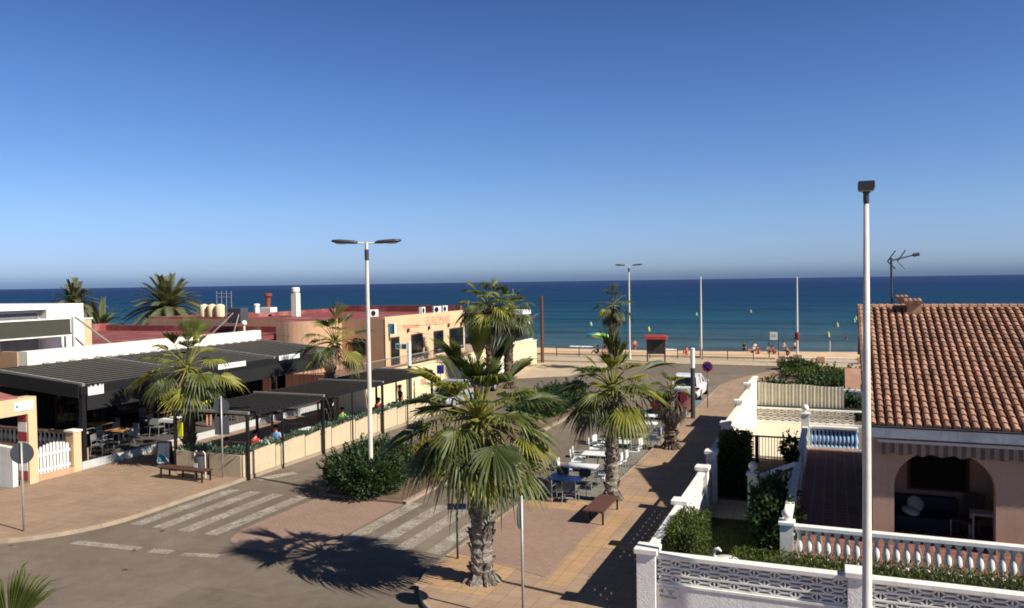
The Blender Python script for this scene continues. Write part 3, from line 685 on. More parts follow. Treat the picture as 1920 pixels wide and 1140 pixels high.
# ------------------------------------------------------------------ left side of the street
def baluster_prof(h, r=.06): return [(r, 0), (r, .05*h), (r*.6, .1*h), (r*.75, .2*h), (r*1.15, .36*h), (r*.95, .52*h), (r*.55, .72*h), (r*.5, .84*h), (r*.8, .88*h), (r, .92*h), (r, h)]
def left_gateway():
    t = thing('gateway_arch', 'peach garage portal with red and white striped post by the plaza', 'gateway', (-28.4, 19.5, 0), world=True)
    b = MB(); b.box(-28.75, -28.2, 21.0, 21.35, 0, 3.42); b.box(-28.75, -28.2, 15.2, 21.0, 2.8, 3.42); b.box(-28.75, -28.2, 14.8, 15.2, 0, 3.42); b.build('frame', 'peach', t)
    b = MB(); b.box(-32.5, -28.3, 14.8, 20.7, 3.425, 3.5); b.add([(-28.5, 14.8, 3.5), (-28.5, 20.7, 3.5), (-31.5, 20.7, 3.95), (-31.5, 14.8, 3.95)], [(0, 1, 2, 3)]); b.build('roof', 'redroof', t)
    for i in range(7):
        b = MB(); b.box(-28.755, -28.3, 20.985, 21.0, .25+i*.37, .25+i*.37+.37)
        b.build('stripe', 'red' if i % 2 == 0 else 'white_shiny', t)
    s = MB(); s.box(-28.197, -28.17, 20.45, 21.2, 2.95, 3.3); so = s.build('address_sign', 'sign_white', t)
    b = MB(); b.box(-28.169, -28.166, 20.7, 21.05, 3.14, 3.2); b.box(-28.169, -28.166, 20.68, 21.1, 3.02, 3.06); b.build('faint_print', 'greysign', so)
    b = MB(); b.disc((-28.165, 20.55, 3.13), (1, 0, 0), .05, .006); b.build('emblem', 'cloth_teal', so)
    # garage door wall inside the portal
    t = thing('garden_wall', 'low grey rounded wall under the peach portal', 'wall', (-30, 20.9, 0), world=True)
    b = MB(); b.prism([(-36, 0), (-28.78, 0), (-28.78, 1.5), (-30.5, 1.62), (-33, 1.66), (-36, 1.66)], 20.75, 20.95, 1); b.build('wall', 'white', t)
    # picket gate
    t = thing('picket_gate', 'white wooden picket gate between the striped portal and the peach pillar', 'gate', (-28.5, 22.2, .12), world=True)
    b = MB()
    for i in range(10):
        y = 21.55+i*.145; top = 1.35+.14*sin(PI*i/9); b.prism([(y-.05, .25), (y+.05, .25), (y+.05, top-.05), (y, top), (y-.05, top-.05)], -28.52, -28.49, 0)
    b.build('pickets', 'white_shiny', t)
    b = MB(); b.box(-28.485, -28.46, 21.45, 22.95, .42, .52); b.box(-28.485, -28.46, 21.45, 22.95, 1.0, 1.1); b.build('rail', 'white_shiny', t)
    t = thing('gate_pillar', 'peach gate pillar right of the white picket gate', 'pillar', (-28.5, 23.15, 0), world=True)
    b = MB(); b.box(-28.75, -28.3, 22.98, 23.34, 0, 1.72); b.build('shaft', 'peach', t, bevel=.01)
    b = MB(); b.box(-28.79, -28.26, 22.94, 23.38, 1.72, 1.8); b.build('cap', 'cream', t, bevel=.01)
    t = thing('balustrade_wall', 'beige wall topped by a row of balusters behind the picket gate', 'wall', (-31.5, 24, 0), world=True)
    b = MB(); b.box(-40, -28.95, 23.95, 24.2, 0, .82); b.box(-40, -28.95, 23.93, 24.22, 1.42, 1.5); b.build('wall', 'tan', t)
    for i in range(26):
        p = MB(); p.lathe(baluster_prof(.6, .075), 8, (-29.15-i*.27, 24.07, .82)); p.build('baluster', 'cream', t, smooth=True)
    t = thing('boundary_step', 'low peach plinth under the white picket gate', 'plinth', (-28.5, 22.2, 0), world=True)
    b = MB(); b.box(-28.7, -28.3, 21.36, 22.97, .0, .33); b.build('plinth', 'tan', t)
left_gateway()

def cafe_terrace():
    t = thing('terrace_platform', 'raised grey stone platform under the big black pergola', 'platform', (-33, 30, 0), world=True)
    b = MB(); b.box(-40, -28.42, 24.3, 41.5, 0, .42); b.build('floor', 'shaded_floor', t)
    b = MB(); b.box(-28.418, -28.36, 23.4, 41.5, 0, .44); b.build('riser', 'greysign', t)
    b = MB()
    for i, (y0, y1) in enumerate(((27.0, 28.6),)):
        b.box(-28.35, -27.7, y0, y1, .0, .28); b.box(-28.35, -28.03, y0, y1, .28, .36)
    b.build('step', 'prom', t)
    # big pergola
    t = thing('pergola', 'big black louvred pergola over the restaurant platform', 'pergola', (-31, 32, 0), world=True)
    ZF, ZB, XF, XB = 3.52, 4.02, -28.4, -34.2
    zz = lambda x: ZF+(ZB-ZF)*(XF-x)/(XF-XB)
    ys = [23.6, 29.2, 35.6, 41.2]
    for y in ys:
        for x in (-28.5, -34.0):
            b = MB(); b.box(x-.09, x+.09, y-.09, y+.09, .42, zz(x)-.18); b.build('post', 'black_metal', t)
        b = MB(); b.bar((XF, y, ZF), (XB, y, ZB), .12, .2); b.build('cross_beam', 'grey_beam', t)
    b = MB(); b.bar((-28.42, 23.45, 3.33), (-28.42, 41.3, 3.33), .1, .34); b.build('front_beam', 'black_metal', t)
    b = MB(); b.bar((-34.15, 23.45, 3.9), (-34.15, 41.3, 3.9), .1, .2); b.build('back_beam', 'black_metal', t)
    for y0, y1 in zip(ys, ys[1:]):
        b = MB()
        for i in range(13):
            x = -28.8-i*.42; z = zz(x)-.02
            b.bar((x, y0+.1, z), (x, y1-.1, z), .05, .035)
        b.build('canopy_rods', 'canopy_rod', t)  # rod and fabric tones paint in sunlit slats and the shadow gaps between
        b = MB(); b.add([(-28.6, y0+.08, zz(-28.6)-.05), (-28.6, y1-.08, zz(-28.6)-.05), (-34.05, y1-.08, zz(-34.05)-.05), (-34.05, y0+.08, zz(-34.05)-.05)], [(0, 1, 2, 3)]); b.build('canopy_fabric', 'dark_fabric', t)
    b = MB(); b.bar((XF-.1, 23.45, 3.3), (XB, 23.45, 3.75), .05, .55); b.build('side_valance', 'dark_fabric', t)
    b = MB(); b.box(-28.37, -28.35, 23.7, 41.2, 2.5, 3.16); b.build('front_valance', 'dark_fabric', t)
    for i in range(22):                                  # light fittings along the back gutter
        b = MB(); b.box(-33.9, -33.75, 26+i*.7, 26.25+i*.7, 4.03, 4.1); b.build('gutter_clip', 'alu', t)
    # row of white signs on the front beam
    def crown_pts(y0):
        out = [(y0, 3.1), (y0+.75, 3.1), (y0+.75, 3.5), (y0+.66, 3.42), (y0+.6, 3.52), (y0+.5, 3.4), (y0+.375, 3.52), (y0+.26, 3.4), (y0+.15, 3.5), (y0+.08, 3.4), (y0, 3.47)]
        return out
    b = MB(); b.prism(crown_pts(23.75), -28.36, -28.33, 0); o = b.build('sign', 'sign_white', t)
    b = MB(); b.box(-28.328, -28.322, 23.8, 24.45, 3.14, 3.2); b.build('sign_line', 'greysign', o)
    for y0, y1 in ((31.2, 33.2), (35.9, 37.7)):
        b = MB(); b.box(-28.36, -28.32, y0, y1, 3.36, 3.62); o = b.build('sign', 'sign_white', t)
        b = MB(); b.box(-28.319, -28.314, y0+.45, y1-.45, 3.46, 3.53); b.build('faint_print', 'greysign', o)
    # dark restaurant room behind
    t = thing('cafe_building', 'dark restaurant front in the shade of the black pergola', 'building', (-35, 33, 0), world=True)
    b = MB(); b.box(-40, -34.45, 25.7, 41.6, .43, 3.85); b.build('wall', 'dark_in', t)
    for y in (27, 30.5, 34, 37.5):
        b = MB(); b.box(-34.447, -34.4, y, y+2.4, .9, 2.9); f = b.build('window', 'wood_dark', t)
        b = MB(); b.box(-34.398, -34.39, y+.1, y+2.3, 1.0, 2.8); b.build('pane', 'glass', f)
    b = MB(); b.box(-34.9, -34.3, 25.6, 41.7, 3.96, 4.62); b.build('parapet', 'cream', t)
    b = MB(); b.box(-60, -34.9, 25.6, 47, 3.9, 4.2); b.build('roof_slab', 'redroof', t)
    b = MB(); b.box(-60, -34.9, 25.55, 25.75, 3.0, 4.6); b.build('side_parapet', 'tan', t)  # tan puts shade into this return of the cream parapet
    b = MB(); b.box(-52.3, -34.9, 45.6, 45.9, 4.2, 4.62); b.box(-52.6, -52.3, 34, 45.9, 4.2, 4.75); b.build('roof_kerb', 'redroof', t)
    b = MB(); b.tube([(-52.0, 43.2, 4.2), (-52.0, 43.2, 6.0)], .04, 6); b.build('roof_pipe', 'pole_white', t)
cafe_terrace()

def upper_storey():
    t = thing('white_building', 'white upper storey with long windows and a dark board', 'building', (-38, 27, 4.2), world=True)
    X = -36.2
    b = MB(); b.box(-46, X, 28.1, 30.2, 4.2, 6.72); b.box(-46, X, 14, 28.1, 6.47, 6.72); b.box(-46, X-.5, 14, 28.1, 4.2, 6.47); b.box(X-.5, X, 14, 28.1, 4.2, 4.32); b.build('wall', 'white', t)
    for y0, y1 in ((14.2, 17.9), (18, 21.4), (21.5, 23.6), (23.7, 25.8), (25.9, 28.0)):
        b = MB(); b.box(X-.498, X-.4, y0, y1, 4.34, 6.4); f = b.build('window', 'alu', t)
        b = MB(); b.box(X-.398, X-.39, y0+.08, y1-.08, 4.42, 5.5); b.box(X-.398, X-.39, y0+.08, y1-.08, 5.6, 6.32); b.build('pane', 'pane_grey', f)
    b = MB(); b.box(X+.75, X+.82, 13, 28.75, 5.2, 5.98); b.build('board', 'olive', t)
    b = MB(); b.box(X+.7, X+.86, 13, 28.8, 5.98, 6.05); b.box(X+.7, X+.86, 13, 28.8, 5.14, 5.2); b.build('board_rail', 'white_shiny', t)
    for y in (28.95,):
        b = MB(); b.box(X+.7, X+.82, y-.06, y+.06, 4.2, 6.1); b.build('board_post', 'greysign', t)
        b = MB(); b.tube([(X+.8, y+.1, 6.05), (X+1.2, y+2.3, 4.25)], .05, 6); b.build('brace', 'grey_beam', t)
    t = thing('balcony_sofa', 'pale covered sofa on the white upper storey balcony', 'sofa', (-35.9, 23.7, 4.2), world=True)
    b = MB(); b.box(-36.1, -35.4, 22.6, 25.0, 4.2, 4.75); b.build('base', 'greysign', t, bevel=.05)
    b = MB(); b.box(-36.15, -35.95, 22.6, 25.0, 4.75, 5.05); b.build('backrest', 'cloth_white', t, bevel=.05)
    t = thing('peach_stair_tower', 'narrow peach wall at the far end of the white upper storey', 'wall', (-38, 31, 4.2), world=True)
    b = MB(); b.box(-38.5, -36.6, 30.3, 31.0, 4.2, 5.85); b.build('wall', 'peach', t)
    b = MB(); b.box(-38.55, -36.55, 30.25, 31.05, 5.85, 5.93); b.build('cap', 'cream', t)
upper_storey()

def low_pergola():
    t = thing('low_pergola', 'low black pergola over the planter seating along the street', 'pergola', (-22.8, 32, 0), world=True)
    ys = [24.6, 29.5, 34.5, 39.8]; Z = 2.58
    for i, y in enumerate(ys):
        for x in (-20.98, -24.6):
            b = MB(); b.box(x-.05, x+.05, y-.05, y+.05, .0 if x > -21 else .12, Z-.12); b.build('post', 'black_metal', t)
        b = MB(); b.bar((-20.9, y, Z+.02), (-24.75, y, Z+.02), .1, .1); b.build('cross_beam', 'grey_beam', t)
    for x in (-20.98, -24.6):
        b = MB(); b.bar((x, 24.5, Z-.09), (x, 39.9, Z-.09), .07, .12); b.build('long_beam', 'black_metal', t)
    for y0, y1 in zip(ys, ys[1:]):
        b = MB(); n = 15
        for k in range(n):                               # folded wave canopy
            ya, yb = y0+.1+(y1-y0-.2)*k/n, y0+.1+(y1-y0-.2)*(k+1)/n
            for q in range(4):
                u0, u1 = q/4, (q+1)/4; z = lambda u: Z-.02-.13*sin(PI*u)
                a, c = ya+(yb-ya)*u0, ya+(yb-ya)*u1
                b.add([(-24.55, a, z(u0)), (-20.95, a, z(u0)), (-20.95, c, z(u1)), (-24.55, c, z(u1))], [(0, 1, 2, 3)])
        b.build('canopy', 'dark_fabric', t)
        b = MB()
        for k in range(n+1):
            y = y0+.1+(y1-y0-.2)*k/n; b.bar((-20.93, y, Z), (-24.57, y, Z), .03, .03)
        b.build('canopy_rods', 'louvre', t)
    for y in (26.7, 31.8, 37.0):
        b = MB(); b.box(-21.0, -20.95, y-.025, y+.025, 0, Z-.15); b.build('post', 'black_metal', t)
    # planters
    def planter(p0, p1, lab, seed, flat=False, foot=True):
        r = random.Random(seed); p0, p1 = Vector((*p0, 0)), Vector((*p1, 0)); d = (p1-p0); ln = d.length; ang = atan2(d.y, d.x)
        t = thing('planter', lab, 'planter', p0, ang, group='beige planters edging the low pergola')
        prof = [(0, .14), (ln-.04, .14)]+[((ln-.04)*q, .97+.11*sin(min(1, q*1.15)*PI/2)) for q in [1-k/10 for k in range(11)]]
        if flat: prof = [(0, .1), (ln-.03, .1), (ln-.03, .98), (0, .98)]
        b = MB(); b.prism(prof, 0, .05, 1); b.build('front_panel', 'planter', t)
        b = MB(); b.prism([(x, z-.05 if z > .5 else z) for x, z in prof], .45, .5, 1); b.build('back_panel', 'planter', t)
        b = MB(); b.box(0, ln-.04, .052, .448, .12, .84); b.build('soil', 'soil', t)
        for x in (.06, ln-.14):
            b = MB(); b.box(x, x+.08, .1, .4, 0, .12); b.build('foot', 'greysign', t)
        b = MB(); blobs = [(ln*q, .25, .98+.2*q*q, .3, .2, .13) for q in (.12, .3, .5, .7, .88)]
        leaf_cloud(b, blobs, 380, .17, .025, r, .3, .9); b.build('foliage', 'succulent', t)
    yb = [24.45+1.95*i for i in range(9)]
    nm = ['first', 'second', 'third', 'fourth', 'fifth', 'sixth', 'seventh', 'eighth']
    for i in range(8): planter((-21.1, yb[i]), (-21.1, yb[i+1]), 'beige planter with wavy rim, %s along the street from the near corner post' % nm[i], 90+i)
    planter((-22.75, 24.42), (-21.16, 24.42), 'flat topped planter across the near end, beside the street corner post', 120, True)
    planter((-24.4, 24.42), (-22.8, 24.42), 'flat topped planter across the near end, behind the litter bin', 121, True)
    t = thing('notice_board', 'yellow poster board hanging on the inner near post of the low pergola', 'poster', (-24.55, 24.7, 1.5), world=True)
    b = MB(); b.box(-24.5, -24.25, 24.62, 24.65, 1.5, 2.05); b.build('sheet', 'cloth_yellow', t)
low_pergola()

def terrace_wall():
    t = thing('retaining_wall', 'long cream retaining wall in front of the peach restaurant', 'wall', (-25.7, 52, 0), world=True)
    b = MB(); b.box(-25.8, -25.5, 37.3, 69.1, 0, 2.08); b.build('wall', 'cream_y', t)
    b = MB(); b.box(-25.86, -25.44, 37.3, 69.15, 2.08, 2.15); b.build('coping', 'cream_y', t)
    b = MB(); b.box(-44, -25.8, 43.7, 47.0, .0, 1.6); b.box(-28.5, -25.8, 41.6, 69, 0, 1.75); b.build('terrace_floor', 'terracotta', t)
    for y in (43.6, 46.8):
        b = MB(); b.box(-25.495, -25.47, y, y+.7, .75, 1.15); b.build('vent', 'tan', t)
    for y in (58.5, 60.2, 61.9):
        b = MB(); b.box(-25.49, -25.45, y, y+.9, .1, 1.1); b.build('white_door', 'white_shiny', t)
    t = thing('terrace_railing', 'thin dark railing on top of the cream retaining wall', 'railing', (-25.9, 43, 2.1), world=True)
    b = MB(); b.bar((-26.2, 37.6, 2.75), (-26.2, 56, 2.75), .05, .05); b.bar((-26.2, 37.6, 2.25), (-26.2, 56, 2.25), .04, .04)
    for i in range(92): b.bar((-26.2, 37.6+i*.2, 1.75), (-26.2, 37.6+i*.2, 2.75), .02, .02, up=(1, 0, 0))
    b.build('bars', 'grey_beam', t)
terrace_wall()

def restaurant():
    t = thing('restaurant_building', 'peach restaurant with red flat roof and lettered facade', 'building', (-36, 52, 0), world=True)
    arc = [(-34+2*cos(radians(a)), 45.7+2*sin(radians(a))) for a in range(0, -91, -9)]
    foot = [(-28.5, 47.4), (-28.5, 60), (-41, 60), (-41, 47), (-34.7, 47), (-34.7, 43.7)]+list(reversed(arc))+[(-32, 47.4)]
    b = MB(); b.prism(foot, 0, 5.08, 2); b.build('wall', 'tan', t)  # tan on walls turned from the sun: shade put into the render
    b = MB()
    def rim(p, q, w=.2, z0=5.08, z1=5.2):
        b.bar((p[0], p[1], (z0+z1)/2), (q[0], q[1], (z0+z1)/2), w, z1-z0)
    b.box(-28.7, -28.497, 47.4, 60, 5.08, 5.22); b.build('front_parapet', 'peach', t)
    b = MB(); b.box(-28.51, -28.48, 47.38, 60.02, 1.7, 5.079); b.build('facade', 'peach', t)  # peach sheet carries the sunlit tone of the same walls
    b = MB(); b.box(-41, -28.7, 59.7, 60, 5.08, 5.62); b.box(-41, -40.8, 47.2, 59.7, 5.08, 5.4); b.build('back_parapet', 'redroof', t)
    b = MB(); b.prism([(x+(.02 if x < -30 else -.2), y+.02) for x, y in foot], 5.081, 5.1, 2); b.build('roof', 'redroof', t)
    b = MB(); b.box(-52.6, -41.02, 50, 60, 0, 4.9); b.build('rear_wing', 'tan', t)  # tan here is the peach darkened for its shaded side
    b = MB(); b.box(-52.5, -41.1, 50.1, 60, 4.9, 5.02); b.build('rear_roof', 'redroof', t)
    # openings in the sunny facade
    def opening(y0, y1, z0, z1, name):
        b = MB()
        for a in ((-28.479, -28.44, y0-.08, y0, z0, z1+.08), (-28.479, -28.44, y1, y1+.08, z0, z1+.08), (-28.479, -28.44, y0, y1, z1, z1+.08)): b.box(*a)
        f = b.build(name, 'wood_dark', t)
        b = MB(); b.box(-28.479, -28.468, y0, y1, z0, z1); b.build('pane', 'glass', f)
        if name == 'window':
            b = MB(); b.box(-28.479, -28.4, y0-.1, y1+.1, z0-.1, z0-.02); b.build('sill', 'cream', f)
    opening(48.1, 49.15, 1.8, 3.7, 'door'); opening(51.0, 52.6, 2.05, 3.72, 'window'); opening(54.5, 56.0, 2.05, 3.74, 'window'); opening(57.2, 59.6, 2.1, 3.78, 'window')
    text('lettering', 'EUROMAR', .88, 'lettering', t, (-28.47, 55.2, 4.62), (PI/2, 0, PI/2), .012)
    text('lettering', 'Restaurante', .5, 'lettering', t, (-28.47, 51.0, 4.42), (PI/2, 0, PI/2), .012)
    b = MB(); b.box(-28.479, -27.95, 47.75, 47.85, 4.05, 4.75); o = b.build('projecting_sign', 'sign_teal', t)
    b = MB(); b.box(-27.949, -27.93, 47.7, 47.9, 4.0, 4.8); b.build('sign_edge', 'sign_white', o)
    for y in (50.4, 53.6, 56.9, 59.2):
        b = MB(); b.lathe([(.05, 0), (.09, .05), (.1, .22), (.04, .28)], 8, (-28.38, y, 4.0)); b.build('wall_lamp', 'lamp_head', t)
    b = MB(); b.box(-34.3, -33.9, 43.66, 43.7, 3.2, 3.3); b.build('wall_plate', 'tan', t)
    for x, y0 in ((-30.5, 47.36),):
        b = MB(); b.box(x-.55, x+.5, 47.32, 47.395, 2.6, 3.7); f = b.build('window', 'wood_dark', t)
        b = MB(); b.box(x-.48, x+.43, 47.31, 47.319, 2.66, 3.64); b.build('pane', 'glass', f)
    # chimneys and flues
    b = MB(); b.box(-38.25, -37.75, 50, 50.5, 5.1, 6.9); c = b.build('chimney', 'cream', t, bevel=.02)
    b = MB(); b.lathe([(.2, 0), (.2, .08), (.31, .1), (.31, .36), (.27, .42)], 16, (-38, 50.25, 6.9)); b.build('chimney_cap', 'white', c)
    b = MB(); b.lathe([(.2, 0), (.2, 1.55), (.24, 1.56), (.34, 1.62), (.34, 1.8), (.2, 1.86)], 14, (-42.4, 52.5, 5.02)); b.build('flue', 'rust', t)
    b = MB(); b.lathe([(.2, 0), (.2, 1.0), (.24, 1.02), (.24, 1.16), (.1, 1.2)], 12, (-41.6, 50.15, 4.9)); b.build('flue', 'cream', t)
    b = MB(); b.box(-42.6, -41.3, 51.4, 52.2, 5.02, 5.75); b.build('roof_box', 'white', t)
    # things standing on the roof
    def ac(x, y, z, rz, lab):
        a = thing('air_conditioner', lab, 'air conditioner', (x, y, z), rz+1.0, group='units along the restaurant roof'); a.scale = (.8, .8, .8)
        q = MB(); q.box(-.45, .45, -.17, .17, .06, .7); q.build('casing', 'white_shiny', a, bevel=.02)
        q = MB(); q.disc((-.12, -.175, .38), (0, 1, 0), .26, .02, 18); q.build('fan_grille', 'dark_in', a)
        for k in (-.35, .35):
            q = MB(); q.box(k-.05, k+.05, -.19, .19, 0, .06); q.build('foot', 'lamp_head', a)
    ac(-30.6, 49.3, 5.1, .2, 'white air conditioner alone over the blue sign'); ac(-29.4, 54.4, 5.1, .7, 'larger looking white air conditioner above the facade lettering')
    ac(-29.2, 56.4, 5.1, .1, 'white air conditioner right of the lettering, first of the far pair'); ac(-29.3, 57.9, 5.1, .5, 'white air conditioner last of the far pair')
    for i, (x, lab) in enumerate(((-47.5, 'cream water tank on the rear roof, nearest the date palm'), (-46.7, 'cream water tank in the middle of the three on the roof'), (-45.9, 'cream water tank next to the grey mesh box'))):
        q = MB(); q.lathe([(.35, 0), (.37, .06), (.37, .9), (.32, .98), (.15, 1.0)], 18, (0, 0, 0)); a = thing('water_tank', lab, 'water tank', (x, 50.9, 5.02), group='tanks on the rear roof')
        q.build('body', 'cream_y', a, smooth=True)
        q = MB(); q.lathe([(.15, 1.0), (.15, 1.04)], 12); q.build('lid', 'white', a)
    a = thing('roof_antenna', 'small wire antenna frame above the water tanks', 'antenna', (-46.2, 51.6, 5.02), world=True)
    q = MB()
    for k in range(4): q.tube([(-47+k*.5, 51.8, 5.02), (-47+k*.5, 51.8, 7.1)], .025, 5)
    for z in (6.6, 6.9): q.tube([(-47, 51.8, z), (-45.5, 51.8, z)], .02, 5)
    q.build('frame', 'alu', a)
    # kitchen fan with its struts on the near red terrace
    a = thing('extractor_fan', 'grey extractor box on slanted struts over the red terrace', 'extractor', (-38.6, 44.5, 4.62), world=True)
    q = MB(); q.box(-39.6, -38.4, 44.6, 45.4, 4.9, 5.95); q.build('casing', 'sign_back', a, bevel=.03)
    for p, e in (((-41.3, 44.3, 4.2), (-39.4, 44.6, 5.6)), ((-39.9, 43.4, 4.2), (-39.0, 44.7, 5.7)), ((-38.2, 43.6, 4.2), (-38.6, 44.7, 5.6))):
        q = MB(); q.tube([p, e], .045, 6); q.build('strut', 'grey_beam', a)
    a = thing('ball_vent', 'small cream turbine vent beside the extractor box', 'vent', (-37.6, 44.0, 4.2))
    q = MB(); q.tube([(0, 0, 0), (0, 0, .6)], .07, 8); q.build('pipe', 'cream', a)
    q = MB(); q.lathe([(.05, .55), (.16, .62), (.2, .74), (.14, .88), (.04, .92)], 12); q.build('turbine', 'cream', a, smooth=True)
    # pavilion
    t = thing('glass_pavilion', 'dark roofed glass pavilion on the cream wall towards the beach', 'building', (-29, 62, 1.7), world=True)
    b = MB(); b.box(-33.5, -25.82, 60.05, 69.0, 1.76, 2.3); b.build('base', 'cream', t)
    for i in range(5):
        b = MB(); b.box(-25.95, -25.83, 60.2+i*2.1, 60.34+i*2.1, 2.3, 4.1); b.build('post', 'black_metal', t)
        if i < 4:
            b = MB(); b.box(-25.91, -25.88, 60.36+i*2.1, 62.28+i*2.1, 2.3, 3.6); b.build('pane', 'glass_blue', t)
            b = MB(); b.box(-25.92, -25.87, 60.36+i*2.1, 62.28+i*2.1, 3.6, 4.1); b.build('blind', 'cloth_white' if i > 1 else 'cloth_maroon', t)
    b = MB(); b.prism([(-33.8, 4.1), (-25.6, 4.1), (-25.6, 4.3), (-29, 4.9), (-33.8, 4.9)], 59.9, 69.1, 1); b.build('roof', 'wood_dark', t)
    b = MB(); b.box(-27.2, -25.9, 66.8, 68.8, 4.55, 4.95); b.build('roof_box', 'white', t)
restaurant()

def cables():
    for i, (p, q, sag, lb) in enumerate((((-34.4, 41.5, 4.3), (-25.05, 69.4, 5.4), .9, 'thin overhead cable from the cafe roof to the timber pole'), ((-28.45, 47.6, 4.6), (-25.05, 69.4, 5.6), .6, 'thin overhead cable from the restaurant corner to the timber pole'))):
        t = thing('overhead_cable', lb, 'cable', p, world=True)
        p, q = Vector(p), Vector(q); b = MB()
        b.tube([p.lerp(q, k/14)-Vector((0, 0, sag*4*(k/14)*(1-k/14))) for k in range(15)], .012, 4); b.build('wire', 'black_metal', t)
cables()
# ------------------------------------------------------------------ right side: garden walls, house
def open_blocks(b, p, q, z0, z1, rows, pitch, t=.09, green=()):
    """pierced concrete screen blocks between p and q: each block is a frame, a middle bar and four struts"""
    p, q = Vector((*p, 0)), Vector((*q, 0)); d = q-p; ln = d.length; d.normalize(); n = Vector((-d.y, d.x, 0))
    P = lambda u, z: p+d*u+Vector((0, 0, z))
    rh = (z1-z0)/rows; w = .035
    def bar(a, c, wd=w): b.bar(a, c, t, wd, up=(c-a).cross(n))
    for r in range(rows+1): b.bar(P(0, z0+r*rh), P(ln, z0+r*rh), t, w*1.1)
    for r in range(rows):
        off = (r % 2)*pitch/2; k = -1; za, zb = z0+r*rh, z0+(r+1)*rh; zm = (za+zb)/2
        while True:
            u0 = k*pitch+off; u1 = u0+pitch; k += 1
            if u0 >= ln-.05: break
            b.m = 1 if (r, k) in green else 0
            for a, c in (((u0, za), (u0, zb)), ((u0+.012, za), (u0+pitch*.3, zm)), ((u0+.012, zb), (u0+pitch*.3, zm)), ((u1-.012, za), (u1-pitch*.3, zm)), ((u1-.012, zb), (u1-pitch*.3, zm)), ((u0+pitch*.28, zm), (u1-pitch*.28, zm))):
                a, c = list(a), list(c)
                if max(a[0], c[0]) < .01 or min(a[0], c[0]) > ln-.01: continue
                a[0] = min(max(a[0], .0), ln); c[0] = min(max(c[0], .0), ln)
                b.bar(P(*a), P(*c), t*(.9 if a[1] != c[1] else .86), w if a[1] != c[1] else w*1.2, up=(0, 0, 1) if abs(a[0]-c[0]) > 1e-3 else (d.x, d.y, 0))
            b.m = 0
def pillar(name, label, x, y, h, w=.36, mat='render_rough', z0=.0):
    t = thing(name, label, 'pillar', (x, y, z0), world=True)
    b = MB(); b.box(x-w/2, x+w/2, y-w/2, y+w/2, z0, z0+h-.12); b.build('shaft', mat, t, bevel=.01)
    b = MB(); b.box(x-w/2-.05, x+w/2+.05, y-w/2-.05, y+w/2+.05, z0+h-.12, z0+h); b.build('cap', 'white', t, bevel=.015); return t
